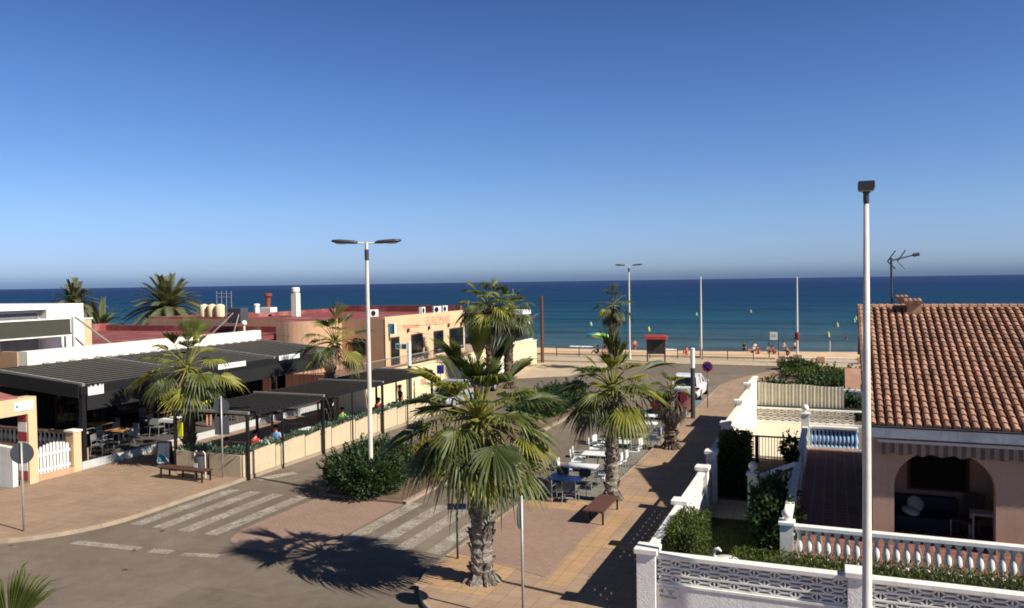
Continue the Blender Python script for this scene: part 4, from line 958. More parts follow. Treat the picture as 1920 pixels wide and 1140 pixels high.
def garden_walls():
    XW = -3.85; YF = 17.35
    pillar('wall_pillar', 'rough white corner pillar beside the name tile', XW, YF, 1.62, .42)
    pillar('wall_pillar', 'rough white pillar behind the tall single lamp post', .42, YF, 1.62, .4)
    pillar('wall_pillar', 'white pillar on the street wall beside the round topped hedge', XW, 21.4, 1.62, .34, 'white')
    pillar('wall_pillar', 'white gate pillar nearer the camera on the street wall', XW, 25.3, 1.66, .34, 'white')
    pillar('wall_pillar', 'taller white gate pillar in the shade, far side of the garden gate', XW, 27.3, 1.75, .34, 'white')
    def front(label, x0, x1, green=()):
        t = thing('garden_wall', label, 'wall', (x0, YF, 0), world=True)
        b = MB(); b.box(x0, x1, YF-.1, YF+.1, 0, .82); b.build('plinth', 'render_rough', t)
        b = MB(); b.box(x0, x1, YF-.12, YF+.12, .82, .87); b.box(x0, x1, YF-.13, YF+.13, 1.42, 1.5); b.build('coping', 'white', t)
        b = MB(); open_blocks(b, (x0, YF), (x1, YF), .885, 1.405, 3, .41, .15, green); b.build('screen_blocks', ['white', 'green_sign'], t)
        return t
    w = front('pierced white garden wall between the corner pillar and the lamp post', XW+.215, .215, {})
    t = tag_tile = thing('name_tile', 'cream ceramic name tile on the rough white wall', 'plaque', (-3.35, YF-.11, .6), world=True)
    b = MB(); b.box(-3.62, -3.14, YF-.125, YF-.1, .5, .8); b.build('frame', 'cream', t)
    b = MB(); b.box(-3.59, -3.17, YF-.13, YF-.125, .53, .77); b.build('tile', 'sign_white', t)
    for s, x, z, sz in (('HE', -3.53, .71, .085), ('AS', -3.53, .6, .085), ('CALLE', -3.33, .725, .06), ('DE', -3.33, .665, .06), ('MATEA', -3.33, .59, .085)):
        text('lettering', s, sz, 'black', t, (x, YF-.133, z), (PI/2, 0, 0), .001)
    front('pierced white garden wall right of the lamp post', .625, 9.0)
    t = thing('green_box', 'green plastic box standing behind the pierced wall near the corner', 'box', (-2.6, 17.75, .9), world=True)
    b = MB(); b.box(-2.95, -2.35, 17.6, 17.85, .85, 1.25); b.build('body', 'green_sign', t, bevel=.02)
    b = MB(); b.box(-2.98, -2.32, 17.57, 17.88, 1.25, 1.29); b.build('lid', 'green_sign', t)
    b = MB(); b.box(-3.0, -2.3, 17.55, 17.9, 0, .85); b.build('stand', 'white', t)
    def side(label, y0, y1, z1, pierced=True):
        t = thing('garden_wall', label, 'wall', (XW, y0, 0), world=True)
        if pierced:
            b = MB(); b.box(XW-.08, XW+.08, y0, y1, 0, .82); b.build('plinth', 'white', t)
            b = MB(); b.box(XW-.1, XW+.1, y0, y1, .82, .87); b.box(XW-.1, XW+.1, y0, y1, z1-.08, z1); b.build('coping', 'white', t)
            b = MB(); open_blocks(b, (XW, y0), (XW, y1), .885, z1-.095, 3, .41); b.build('screen_blocks', 'white', t)
        else:
            b = MB(); b.box(XW-.08, XW+.08, y0, y1, 0, z1-.08); b.build('wall', 'cream', t)
            b = MB(); b.box(XW-.13, XW+.13, y0, y1, z1-.08, z1); b.build('coping', 'cream', t)
    side('pierced white street wall from the corner pillar to the second pillar', 17.57, 21.22, 1.5)
    side('pierced white street wall just before the garden gate', 21.58, 25.12, 1.5)
    side('plain cream street wall just beyond the garden gate', 27.48, 31.5, 1.7, False)
    for y0, y1, z, lb in ((31.5, 36.0, 1.95, 'cream street wall stepping up beside the neighbour patio, near part'), (36.0, 40.0, 2.15, 'cream street wall beside the neighbour patio, middle part'), (40.0, 43.4, 2.4, 'tallest cream street wall, ending at the corrugated fence')):
        side(lb, y0, y1, z, False)
        pillar('wall_pillar', {31.5: 'small pillar on the cream street wall behind the tall dark hedge', 36.0: 'small pillar on the cream street wall at the patio middle', 40.0: 'small pillar on the cream street wall near the corrugated fence'}[y0], XW-.06, y0, z+.06, .3, 'cream')
    t = thing('garden_gate', 'grey shaded metal garden gate between two white pillars', 'gate', (XW, 26.3, 0), world=True)
    b = MB(); b.box(XW-.03, XW+.03, 25.5, 27.1, .1, .16); b.box(XW-.03, XW+.03, 25.5, 27.1, 1.4, 1.46)
    for i in range(13): b.bar((XW, 25.55+i*.125, .1), (XW, 25.55+i*.125, 1.45), .03, .03, up=(1, 0, 0))
    b.build('bars', 'white_shiny', t)
    b = MB(); b.box(XW+.031, XW+.045, 25.5, 27.1, .16, 1.1); b.build('sheet', 'greysign', t)
    # garden ground
    b = MB(); b.add([(XW, 17.4, .03), (9, 17.4, .03), (9, 25.4, .03), (XW, 25.4, .03)], [(0, 1, 2, 3)]); struct(b.build('garden_soil', 'lawn'))
    b = MB(); b.add([(XW, 25.4, .034), (-1.1, 25.4, .034), (-1.1, 27.6, .034), (XW, 27.6, .034)], [(0, 1, 2, 3)]); struct(b.build('garden_path', 'prom'))
    b = MB(); b.add([(XW, 27.6, .03), (2, 27.6, .03), (2, 34, .03), (XW, 34, .03)], [(0, 1, 2, 3)]); struct(b.build('garden_soil', 'soil'))
    r = random.Random(9); b = MB()
    for i in range(5200):
        x, y = r.uniform(-3.6, -1.0), r.uniform(19.6, 25.3); a = r.uniform(0, 6.3); h = r.uniform(.05, .11)
        b.add([(x-.012*cos(a), y-.012*sin(a), .03), (x+.012*cos(a), y+.012*sin(a), .03), (x+r.uniform(-.04, .04), y+r.uniform(-.04, .04), .03+h)], [(0, 1, 2)])
    struct(b.build('grass', 'hedge'), 'stuff')
    hedge('hedge', 'clipped round topped hedge block inside the street wall corner', -3.6, -2.95, 18.3, 20.2, 1.72, 15000, 5, ll=.07, lw=.014)
    hedge('hedge', 'low hedge along the inside of the pierced front wall', -2.2, 9, 18.0, 19.5, 1.12, 30000, 6, ll=.08, lw=.016)
    hedge('hedge', 'tall dark hedge behind the garden gate', -3.65, -2.75, 27.9, 29.0, 2.15, 8000, 7, ll=.09, lw=.02)
    bush('garden_shrub', 'dark leafy shrub at the foot of the garden stairs', (-1.55, 22.9, 0), [(0, 0, .75, .62, .8, .8), (-.15, 1.4, .9, .55, .8, .7), (.1, -.9, .5, .5, .5, .5)], 5200, 'oleander', 14, .16, .04)
    bush('potted_shrub', 'small dark shrub at the top of the garden stairs by the bar fence', (-1.55, 33.0, 0), [(0, 0, .75, .4, .4, .45), (0, 0, .4, .3, .3, .35)], 900, 'oleander', 15, .16, .04)
    t = thing('swan_planter', 'small white swan shaped planter beside the clipped hedge', 'planter', (-2.35, 18.55, .9), world=True)
    b = MB(); b.lathe([(.04, -.9), (.05, 0), (.16, .03), (.24, .12), (.25, .2), (.2, .26)], 14, (-2.3, 18.55, .9), (1.15, .8)); b.build('body', 'white', t, smooth=True)
    b = MB(); b.tube([(-2.5, 18.5, 1.05), (-2.58, 18.48, 1.2), (-2.56, 18.47, 1.33), (-2.47, 18.46, 1.36), (-2.4, 18.45, 1.31)], [.07, .045, .04, .045, .015], 8); b.build('neck', 'white', t, smooth=True)
garden_walls()

def terrace_house():
    FZ = .6
    # terrace with balustrades
    t = thing('house_terrace', 'raised red tiled terrace round the tile roofed house', 'terrace', (2, 28, 0), world=True)
    b = MB(); b.box(-1.2, 9.5, 20.3, 34.6, 0, FZ-.01); b.build('base', 'white', t)
    b = MB(); b.box(-1.05, 9.5, 20.45, 34.5, FZ-.01, FZ); b.build('floor', 'terracotta', t)
    def balustrade(label, p, q, mat, n, zt=1.5, z0=FZ, cat='balustrade'):
        u = thing('balustrade', label, cat, (*p, z0), world=True)
        p, q = Vector((*p, 0)), Vector((*q, 0))
        b = MB(); b.bar(p+Vector((0, 0, z0+.04)), q+Vector((0, 0, z0+.04)), .2, .08); b.build('bottom_rail', 'white', u)
        b = MB(); b.bar(p+Vector((0, 0, zt-.05)), q+Vector((0, 0, zt-.05)), .22, .1); b.build('top_rail', 'white', u, bevel=.01)
        for i in range(n):
            c = p.lerp(q, (i+.5)/n); b = MB(); b.lathe(baluster_prof(zt-z0-.18, .082), 10, (c.x, c.y, z0+.08)); b.build('baluster', mat, u, smooth=True)
        return u
    balustrade('white balustrade along the front of the red terrace', (-.92, 20.45), (9.3, 20.45), 'white', 48)
    balustrade('white balustrade along the long side of the terrace above the stairs', (-1.12, 29.9), (-1.12, 34.2), 'white', 20)
    balustrade('white terrace side balustrade from the front ball pier to the stair head', (-1.12, 20.75), (-1.12, 27.5), 'white', 32)
    u = balustrade('blue tinted balustrade across the far end of the terrace passage', (-.95, 34.45), (.85, 34.45), 'blue_glow', 12)
    b = MB(); b.box(-.95, .85, 34.52, 34.53, .72, 1.36); b.build('blue_sheet', 'blue_tarp', u)
    def pier(label, x, y, h, z0=0, ball=.14):
        v = thing('ball_pier', label, 'pier', (x, y, z0), world=True)
        b = MB(); b.box(x-.15, x+.15, y-.15, y+.15, z0, z0+h); b.build('shaft', 'white', v)
        b = MB(); b.box(x-.19, x+.19, y-.19, y+.19, z0+h, z0+h+.08); b.build('cap', 'white', v, bevel=.01)
        b = MB(); b.lathe([(.06, 0), (.06, .05)]+[(ball*sin(radians(a)), .05+ball-ball*cos(radians(a))) for a in range(24, 181, 13)], 16, (x, y, z0+h+.08)); b.build('ball', 'white', v, smooth=True)
    pier('white pier with a ball at the front corner of the terrace', -1.1, 20.45, 1.5, ball=.12)
    pier('white pier with a ball at the far corner of the terrace by the blue balustrade', -1.12, 34.4, 1.95)
    pier('white pier with a ball at the foot of the garden stairs', -2.36, 25.6, 1.42)
    # stairs from the garden up to the terrace
    v = thing('garden_stairs', 'white garden stairs with sloping baluster parapet', 'stairs', (-2, 27, 0), world=True)
    for i in range(5):
        b = MB(); b.box(-2.3+i*.25, -1.22, 26.3, 29.4, .12*i, .12*(i+1)); b.build('step', 'white', v)
    for y in (26.2,):
        b = MB(); b.prism([(-2.3, 0), (-1.22, 0), (-1.22, .85), (-2.3, .55)], y-.09, y+.09, 1); b.build('parapet', 'white', v)
        b = MB(); b.bar((-2.3, y, 1.22), (-1.15, y, 1.72), .2, .1); b.build('handrail', 'white', v)
        for i in range(8):
            x = -2.2+i*.14; z = .58+(x+2.3)*.28
            b = MB(); b.lathe(baluster_prof(.6, .05), 8, (x, y, z)); b.build('baluster', 'white', v, smooth=True)
    # house
    h = thing('tiled_house', 'pink beige house with clay tiled roof and arched porch', 'house', (4, 26, FZ), world=True)
    Y0, Y1, X0, X1 = 22.5, 31.5, .9, 9.4
    cx, hw, spring, apex = 2.53, 1.13, 2.15, 3.12
    arch = [(cx-hw*cos(radians(a)), spring+(apex-spring)*sin(radians(a))) for a in range(0, 181, 10)]
    b = MB()
    face = [(X0, FZ), (cx-hw, FZ)]+arch+[(cx+hw, FZ), (X1, FZ), (X1, 3.62), (X0, 3.62)]
    b.prism(face, Y0, Y0+.3, 1)
    b.box(X0, X0+.25, Y0+.301, Y1, FZ, 3.6); b.box(X0+.25, X1, Y1-.3, Y1, FZ, 3.6); b.box(cx+hw+.35, X1, Y0+.3, 25.2, FZ, 3.6)
    b.box(X0+.25, cx+hw+.35, 25.0, 25.25, FZ, 3.6)
    b.prism([(Y0+.3, 3.601), (Y1, 3.601), (29.3, 6.3)], X0, X0+.25, 0); b.build('wall', 'house', h)
    b = MB(); b.box(X0+.25, cx+hw+.35, Y0+.3, 25.0, 3.3, 3.4); b.build('porch_ceiling', 'white', h)
    b = MB(); b.box(1.9, 3.42, 24.93, 25.0, 1.5, 2.9); f = b.build('window', 'wood_dark', h)
    b = MB(); b.box(1.97, 3.35, 24.91, 24.93, 1.56, 2.85); b.build('pane', 'dark_in', f)
    b = MB(); b.box(.72, X1, 22.18, 22.48, 3.42, 3.72); b.box(X0-.05, X0, 22.48, Y1, 3.42, 3.6); b.build('eaves_beam', 'white', h)
    # awning: cassette and striped valance
    b = MB(); b.box(1.0, X1, 22.26, 22.42, 3.29, 3.36); a = b.build('awning_box', 'alu', h)
    b = MB(); n = 160
    for i in range(n):
        xa, xb = 1.02+i*.0523, 1.02+(i+1)*.0523; y = lambda x: 22.3+.02*sin(x*21)
        za, zb = 3.0+.03*cos(xa*14), 3.0+.03*cos(xb*14)
        b.add([(xa, y(xa), za), (xb, y(xb), zb), (xb, y(xb), 3.29), (xa, y(xa), 3.29)], [(0, 1, 2, 3)])
    b.build('awning_valance', 'valance', a)
    # tiled roof
    ey, ez, ry, rz = 22.12, 3.74, 29.3, 6.45; sl = Vector((0, ry-ey, rz-ez)); SL = sl.length; sl.normalize(); up = Vector((0, -sl.z, sl.y))
    b = MB(); r = random.Random(2)
    b.m = 1
    b.add([(.8, ey, ez), (X1, ey, ez), (X1, ry, rz), (.8, ry, rz), (X1, 33.2, 4.6), (.8, 33.2, 4.6)], [(0, 1, 2, 3), (3, 2, 4, 5)])
    b.add([(.8, ey, ez-.06), (X1, ey, ez-.06), (X1, ry, rz-.06), (.8, ry, rz-.06), (X1, 33.2, 4.54), (.8, 33.2, 4.54)], [(0, 1, 2, 3), (3, 2, 4, 5)])
    b.m = 0
    cols = int((X1-.8)/.21)
    for c in range(cols):
        x = .88+c*.21
        for k in range(25):
            s0 = k*SL/25-.03; s1 = s0+SL/25+.07; j = r.uniform(-.008, .008); hl = .022+r.uniform(0, .014)
            for (sa, ra, la), (sb, rb, lb2) in (((s0, .084, hl), (s1, .066, .0)),):
                vs = []
                for s_, rr, li in ((sa, ra, la), (sb, rb, lb2)):
                    base = Vector((x+j, ey, ez))+sl*s_+up*li
                    for q in range(7):
                        a = PI*q/6; vs.append(base+Vector((cos(a)*rr, 0, 0))+up*(sin(a)*rr*.95))
                b.add(vs, [(q, q+1, q+8, q+7) for q in range(6)]+[(0, 1, 2, 3, 4, 5, 6)])
    for i in range(40):                                  # ridge and left verge tiles
        x = .72+i*.22; b.tube([(x, ry, rz+.03), (x+.26, ry, rz+.03)], [.115, .095], 10)
    for k in range(22):
        p = Vector((.78, ey, ez+.02))+sl*(k*SL/22); b.tube([p, p+sl*(SL/22+.06)], [.1, .085], 8)
    b.build('roof', ['tile', 'tile_dark'], h)
    b = MB(); b.box(2.18, 2.58, 28.7, 29.1, 6.1, 6.6); b.box(1.96, 2.28, 29.35, 29.65, 6.2, 6.7); c = b.build('chimney', 'tan', h)
    b = MB()
    for k in range(4): b.tube([(2.14+k*.135, 28.62, 6.64), (2.14+k*.135, 29.18, 6.72)], [.075, .065], 8)
    for k in range(3): b.tube([(1.94+k*.13, 29.28, 6.76), (1.94+k*.13, 29.72, 6.82)], [.075, .065], 8)
    b.build('chimney_tiles', 'tile', c)
    a = thing('tv_antenna', 'roof antenna on a thin mast with green pointed elements', 'antenna', (1.78, 29.6, 6.4), world=False)
    b = MB(); b.tube([(0, 0, -.2), (-.02, 0, 1.72)], .035, 6); b.build('mast', 'lamp_head', a)
    b = MB(); c0 = Vector((-.05, 0, 1.62)); tip = Vector((.76, .25, 1.82))
    b.tube([c0, tip], .018, 5); b.tube([tip-Vector((.1, .03, .02)), tip+Vector((.08, .02, .01))], .06, 8)
    for k in range(14):
        q = c0.lerp(tip, .12+k*.06); ln = .16-.006*k; b.tube([q-Vector((-.1*ln, .6*ln, .3*ln)), q+Vector((-.1*ln, .6*ln, .3*ln))], .008, 4)
    b.build('boom', 'lamp_head', a)
    b = MB()
    for dz in (-1, 1):
        for k, x in enumerate((1.32, 1.62)):
            p0 = Vector((x-1.45, 0, 1.6)); b.tube([p0, p0+Vector((.24, .05, .36*dz*(1 if dz > 0 else .7)))], .02, 5)
            b.tube([p0+Vector((0, .12, 0)), p0+Vector((.24, .17, .36*dz*(1 if dz > 0 else .7)))], .014, 5)
    b.build('reflector', 'green_dark', a)
    # porch furniture in the shade
    s = thing('porch_sofa', 'dark sofa against the porch back wall', 'sofa', (2.1, 24.4, FZ), world=True)
    b = MB(); b.box(1.5, 3.1, 23.9, 24.8, FZ, 1.0); b.build('seat', 'cloth_navy', s, bevel=.05)
    b = MB(); b.box(1.5, 3.1, 24.6, 24.85, 1.0, 1.4); b.build('backrest', 'cloth_navy', s, bevel=.05)
    for i, (x, lab) in enumerate(((2.05, 'grey cushion leaning on the dark porch sofa back'), (1.9, 'pale cushion lying at the front of the dark porch sofa'))):
        b = MB(); b.lathe([(.02, -.06), (.2, -.05), (.24, 0), (.2, .05), (.02, .06)], 12, (0, 0, 0)); o = b.build('cushion', 'greysign', smooth=True)
        o.location = (x, 24.5-.4*i, 1.2-.1*i); o.rotation_euler = (1.1-.9*i, .2, .3); tag(o, lab, 'cushion')
    s = thing('porch_chair', 'folding beige chair right of the porch sofa', 'chair', (3.3, 24.1, FZ), world=True)
    b = MB(); b.bar((3.05, 23.8, 1.0), (3.35, 24.3, 1.02), .5, .05); b.build('seat', 'olive', s)
    b = MB(); b.bar((3.35, 24.3, 1.02), (3.5, 24.6, 1.6), .5, .04); b.build('backrest', 'olive', s)
    for x, y in ((2.85, 23.9), (3.25, 23.7), (3.2, 24.4), (3.55, 24.2)):
        b = MB(); b.tube([(x, y, FZ), (x, y, 1.0)], .02, 6); b.build('leg', 'alu', s)
    s = thing('side_table', 'small white side table at the right of the porch arch', 'table', (3.6, 23.5, FZ), world=True)
    b = MB(); b.box(3.3, 3.9, 23.6, 24.1, 1.25, 1.3); b.build('tabletop', 'greysign', s)
    for x in (3.33, 3.87):
        for y in (23.63, 24.07):
            b = MB(); b.box(x-.025, x+.025, y-.025, y+.025, FZ, 1.25); b.build('leg', 'greysign', s)
terrace_house()

def neighbours():
    b = MB(); b.add([(-3.77, 34, .05), (.9, 34, .05), (.9, 43, .05), (-3.77, 43, .05)], [(0, 1, 2, 3)]); struct(b.build('patio_floor', 'cream_floor'))
    b = MB(); b.add([(-3.85, 43.2, .02), (12, 43.2, .02), (12, 70, .02), (-3.85, 70, .02)], [(0, 1, 2, 3)]); struct(b.build('garden_soil', 'soil'))
    t = thing('bar_fence', 'dark metal bar fence across the end of the garden', 'fence', (-2.3, 33.7, 0), world=True)
    b = MB(); b.box(-3.7, -1.2, 33.67, 33.73, 1.06, 1.12); b.box(-3.7, -1.2, 33.68, 33.72, .14, .19); b.build('rail', 'black_metal', t)
    b = MB()
    for i in range(22): b.bar((-3.65+i*.115, 33.7, .05), (-3.65+i*.115, 33.7, 1.08), .022, .022, up=(0, 1, 0))
    b.build('bars', 'black_metal', t)
    b = MB(); b.box(-3.02, -2.88, 33.63, 33.77, 0, 1.12); b.build('post', 'black_metal', t)
    t = thing('patio_wall', 'white pierced wall behind the cream neighbour patio', 'wall', (-1.5, 43, 0), world=True)
    b = MB(); b.box(-3.77, 6, 42.95, 43.1, 0, .14); b.box(-3.77, 6, 42.9, 43.12, .78, .84); b.build('coping', 'white', t)
    b = MB(); open_blocks(b, (-3.77, 43.03), (.9, 43.03), .16, .765, 3, .36, .08); b.build('screen_blocks', 'white', t)
    b = MB(); b.box(-3.77, 6, 43.13, 43.2, .84, .93); b.build('dark_rail', 'lamp_head', t)
    t = thing('corrugated_fence', 'tall cream corrugated fence behind the pierced patio wall', 'fence', (-1.6, 43.3, 0), world=True)
    b = MB(); xs = [-3.7+i*.085 for i in range(49)]
    for i, (xa, xb) in enumerate(zip(xs, xs[1:])):
        ya, yb = 43.3+(.03 if i % 2 else 0), 43.3+(0 if i % 2 else .03)
        za = 2.08+.02*sin(xa*3)-.03*(xa+3.7)
        b.add([(xa, ya, .0), (xb, yb, .0), (xb, yb, za), (xa, ya, za), (xa, ya+.02, .0), (xb, yb+.02, .0), (xb, yb+.02, za), (xa, ya+.02, za)], [(0, 1, 2, 3), (5, 4, 7, 6), (3, 2, 6, 7), (0, 3, 7, 4), (1, 5, 6, 2)])
    b.build('sheet', 'cream_fence', t)
    for x in (-3.68, -1.7, .38):
        b = MB(); b.box(x-.04, x+.04, 43.36, 43.44, 0, 2.0); b.build('post', 'greysign', t)
    t = thing('screen_wall', 'short white pierced wall right of the corrugated fence', 'wall', (1.5, 46.5, 0), world=True)
    b = MB(); b.box(.4, 6, 46.4, 46.6, 0, .75); b.box(.4, 6, 46.35, 46.65, 1.35, 1.45); b.build('wall', 'white', t)
    b = MB(); open_blocks(b, (.4, 46.5), (6, 46.5), .78, 1.33, 3, .4); b.build('screen_blocks', 'white', t)
    for i, (lb, x, y, rx, ry, h) in enumerate((('green hedge mass directly behind the corrugated fence', -2.2, 46.2, 1.6, 1.6, .95), ('green hedge mass behind the fence, towards the house', .3, 46.0, 1.2, 1.3, .9), ('low grey green bush at the street corner of the beach garden', -3.4, 52.5, 1.0, 2.0, .7),
                                           ('dark bush mass in the middle of the beach garden', 0.2, 56, 2.6, 3.5, .7), ('wide green bush before the low promenade wall', -.6, 64, 3.2, 2.0, .55), ('bush at the garden end beside the flagpole block', -2.8, 69, 1.4, 1.2, .5), ('green bush under the small tiled roof', 4.2, 53, 2.0, 3.0, 1.3))):
        bush('garden_bush', lb, (x, y, .02), [(0, 0, h*.55, rx, ry, h*.62), (rx*.5, -ry*.4, h*.45, rx*.6, ry*.6, h*.5), (-rx*.4, ry*.4, h*.5, rx*.6, ry*.6, h*.5)], 3600, 'hedge' if i in (4,) else 'oleander', 60+i, .22, .06, shell=.75)  # darker leaves put the garden's shade into most of these bushes
    for i, (x, y) in enumerate(((-3.6, 50.2), (-3.7, 55.5))):
        t = thing('garden_rock', ['pale boulder by the fence corner on the pavement edge', 'pale boulder further along the pavement edge'][i], 'rock', (x, y, 0))
        r = random.Random(i); bm = bmesh.new(); bmesh.ops.create_icosphere(bm, subdivisions=2, radius=.4)
        for v in bm.verts: v.co *= r.uniform(.85, 1.15); v.co.z = v.co.z*.8+.25
        b = MB(); b.add([tuple(v.co) for v in bm.verts], [tuple(v.index for v in f.verts) for f in bm.faces]); bm.free(); b.build('stone', 'cream', t)
    t = thing('garden_hut', 'small white hut with brown tiled roof beside the tall lamp post', 'hut', (2.0, 52, 0), world=True)
    b = MB(); b.box(.9, 5, 50.0, 54, 0, .95); b.build('wall', 'white', t)
    b = MB(); b.prism([(49.5, .95), (49.5, 1.05), (52.2, 2.0), (54.6, 1.05), (54.6, .95), (52.2, 1.88)], .55, 5.3, 0); b.build('roof', 'tile', t)
    t = thing('promenade_wall', 'beige promenade wall with open slots and square posts', 'wall', (2, 73.6, 0), world=True)
    b = MB(); b.box(-4.5, 12, 73.5, 73.9, .1, .2); b.box(-4.5, 12, 73.5, 73.9, .42, .6); b.build('beam', 'cream', t)
    for i in range(6):
        b = MB(); b.box(-4.6+i*3.2, -4.0+i*3.2, 73.4, 74.0, .1, .66); b.build('post', 'tan', t)
neighbours()
# ------------------------------------------------------------------ street furniture
def double_lamp(label, x, y, z0, h, rz, arm=.8):
    t = thing('street_lamp', label, 'street lamp', (x, y, z0), rz)
    b = MB(); b.lathe([(.13, 0), (.13, .5), (.085, .55), (.075, h*.5), (.06, h-.6)], 12); b.build('pole', 'pole_white', t)
    b = MB(); b.lathe([(.075, h-.62), (.075, h-.25)], 10); b.build('collar', 'lamp_head', t)
    b = MB(); b.lathe([(.055, h-.25), (.055, h)], 10); b.tube([(-arm*.55, 0, h-.02), (0, 0, h-.04), (arm*.55, 0, h-.02)], .03, 8); b.build('arm', 'pole_white', t)
    for s in (-1, 1):
        b = MB(); prof = [(s*arm*.45, .04), (s*arm*.6, .1), (s*(arm+.25), .12), (s*(arm+.5), .08), (s*(arm+.55), .02)]
        n = 10; o = 0
        for u, r in prof: b.v += [(u, r*1.5*cos(2*PI*k/n), h+.03*(abs(u)-arm*.4)*2+r*.62*sin(2*PI*k/n)) for k in range(n)]
        for i in range(4):
            for k in range(n): b.f.append((i*n+k, i*n+(k+1) % n, (i+1)*n+(k+1) % n, (i+1)*n+k)); b.mi.append(0)
        hd = b.build('lamp_head', 'lamp_head', t, smooth=True)
        b = MB(); b.lathe([(.12, -.05), (.1, -.085), (.04, -.1)], 12, (s*(arm+.2), 0, h+.02+.03*arm), (1.9, 1)); b.build('lens', 'lamp_lens', hd, smooth=True)
double_lamp('tall double headed street lamp rising out of the oleander', -15.1, 23.98, .1, 8.85, .46, .66)
double_lamp('double headed lamp post on the promenade by the slim palm', -17.86, 73.66, .1, 8.8, .05, .75)
def single_lamp():
    t = thing('street_lamp', 'tall single lamp post in front of the pierced garden wall', 'street lamp', (.56, 16.55, .12))
    b = MB(); b.lathe([(.14, 0), (.14, .6), (.09, .66), (.078, 4), (.046, 8.75)], 16); b.build('pole', 'pole_white', t, smooth=True)
    b = MB(); b.lathe([(.045, 8.75), (.055, 8.8), (.055, 8.95), (.085, 9.0)], 12); b.build('collar', 'lamp_head', t)
    b = MB(); b.prism([(-.12, 9.0), (.12, 9.0), (.145, 9.04), (.145, 9.15), (.13, 9.17), (-.13, 9.17), (-.145, 9.15), (-.145, 9.04)], -.2, .2, 1); hd = b.build('lamp_head', 'lamp_head', t, bevel=.008)
    b = MB(); b.box(-.1, .1, -.16, .16, 8.985, 8.999); b.build('lens', 'lamp_lens', hd)
single_lamp()
def sign(name, label, loc, h, rz, plates, pole='galv', r=.03, z0=.12):
    t = thing(name, label, 'road sign', (loc[0], loc[1], z0), rz)
    b = MB(); b.lathe([(r, 0), (r, h)], 10); b.build('pole', pole, t, smooth=True)
    for kind, z, sz, front, back in plates:
        b = MB()
        if kind == 'disc':
            b.disc((0, -r-.012, z), (0, 1, 0), sz, .016, 28); p = b.build('plate', back, t)
            q = MB(); q.disc((0, -r-.022, z), (0, 1, 0), sz*.98, .003, 28); f = q.build('face', 'sign_red', p)
            q = MB(); q.disc((0, -r-.0255, z), (0, 1, 0), sz*.74, .003, 28); q.build('field', front, p)
        elif kind == 'rect':
            w, hh = sz; b.box(-w/2, w/2, -r-.02, -r-.004, z-hh/2, z+hh/2); p = b.build('plate', back, t)
            q = MB(); q.box(-w/2+.02, w/2-.02, -r-.023, -r-.0205, z-hh/2+.02, z+hh/2-.02); q.build('face', front, p)
        elif kind == 'tri':
            b.prism([(-sz, z-sz*.6), (sz, z-sz*.6), (0, z+sz*1.1)], -r-.02, -r-.005, 1); p = b.build('plate', 'sign_red', t)
            q = MB(); q.prism([(-sz*.66, z-sz*.4), (sz*.66, z-sz*.4), (0, z+sz*.7)], -r-.024, -r-.0205, 1); q.build('face', front, p)
    return t
sign('road_sign', 'round road sign seen edge on before the large corner palm', (-6.3, 16.0), 2.75, radians(-78), [('disc', 2.36, .32, 'sign_white', 'sign_back')])
sign('road_sign', 'back of a round road sign at the left plaza corner', (-22.95, 16.84), 2.72, radians(215), [('disc', 2.38, .33, 'sign_white', 'sign_back')])
sign('road_sign', 'thin post with stacked grey sign backs beside the litter bin', (-21.92, 24.25), 3.15, radians(205), [('disc', 2.75, .3, 'sign_blue', 'sign_back'), ('rect', 2.0, (.55, .7), 'sign_white', 'sign_back')])
sign('road_sign', 'slim grey post with a small blue plate beside the large corner palm', (-9.37, 19.08), 1.5, radians(20), [('rect', 1.42, (.5, .16), 'sign_blue', 'sign_blue')], pole='sign_back')
np_ = sign('no_parking_sign', 'no parking disc beside the blue disabled bay', (-6.78, 46.6), 2.6, radians(8), [('disc', 2.36, .3, 'sign_blue', 'sign_back')], pole='wood_pole', r=.025)
b = MB(); b.bar((-.16, -.056, 2.52), (.16, -.056, 2.2), .006, .06, up=(0, 1, 0)); b.build('slash', 'sign_red', np_)
sign('road_sign', 'triangle and blue sign post by the parked cars at the far pergola end', (-23.4, 45.6), 2.75, radians(20), [('tri', 2.45, .28, 'sign_white', 'sign_back'), ('rect', 1.85, (.45, .55), 'sign_blue', 'cloth_maroon')])
sign('street_name_post', 'green topped pole near the glass pavilion', (-22.0, 54.3), 3.4, radians(30), [('rect', 3.2, (.3, .4), 'green_sign', 'green_sign')], z0=0)
def dark_pole(name, label, x, y, h, zs, lens=False):
    t = thing(name, label, 'post', (x, y, .12))
    b = MB(); b.lathe([(.14, 0), (.14, .04), (.12, .06), (.12, zs)], 14); b.build('pole', 'lamp_dark', t)
    b = MB(); b.lathe([(.115, zs), (.115, h), (.09, h+.02)], 14); b.build('top', 'sign_white', t); return t
MAT['lamp_dark'] = M('dark green grey post', (62, 66, 60), .5, .15, 5)
dark_pole('information_post', 'dark round post with a white top beside the white car', -6.99, 42.8, 3.72, 2.68)
tw = dark_pole('information_post', 'white topped dark post with small blue panels behind the low pergola', -24.4, 43.4, 3.75, 2.3)
for i in range(2):
    b = MB(); b.box(-.95+i*.4, -.6+i*.4, -.03, .03, 3.3, 3.65); o = b.build('panel', 'sign_white', tw)
    b = MB(); b.box(-.9+i*.4, -.65+i*.4, -.034, -.0305, 3.36, 3.6); b.build('face', 'cloth_teal', o)
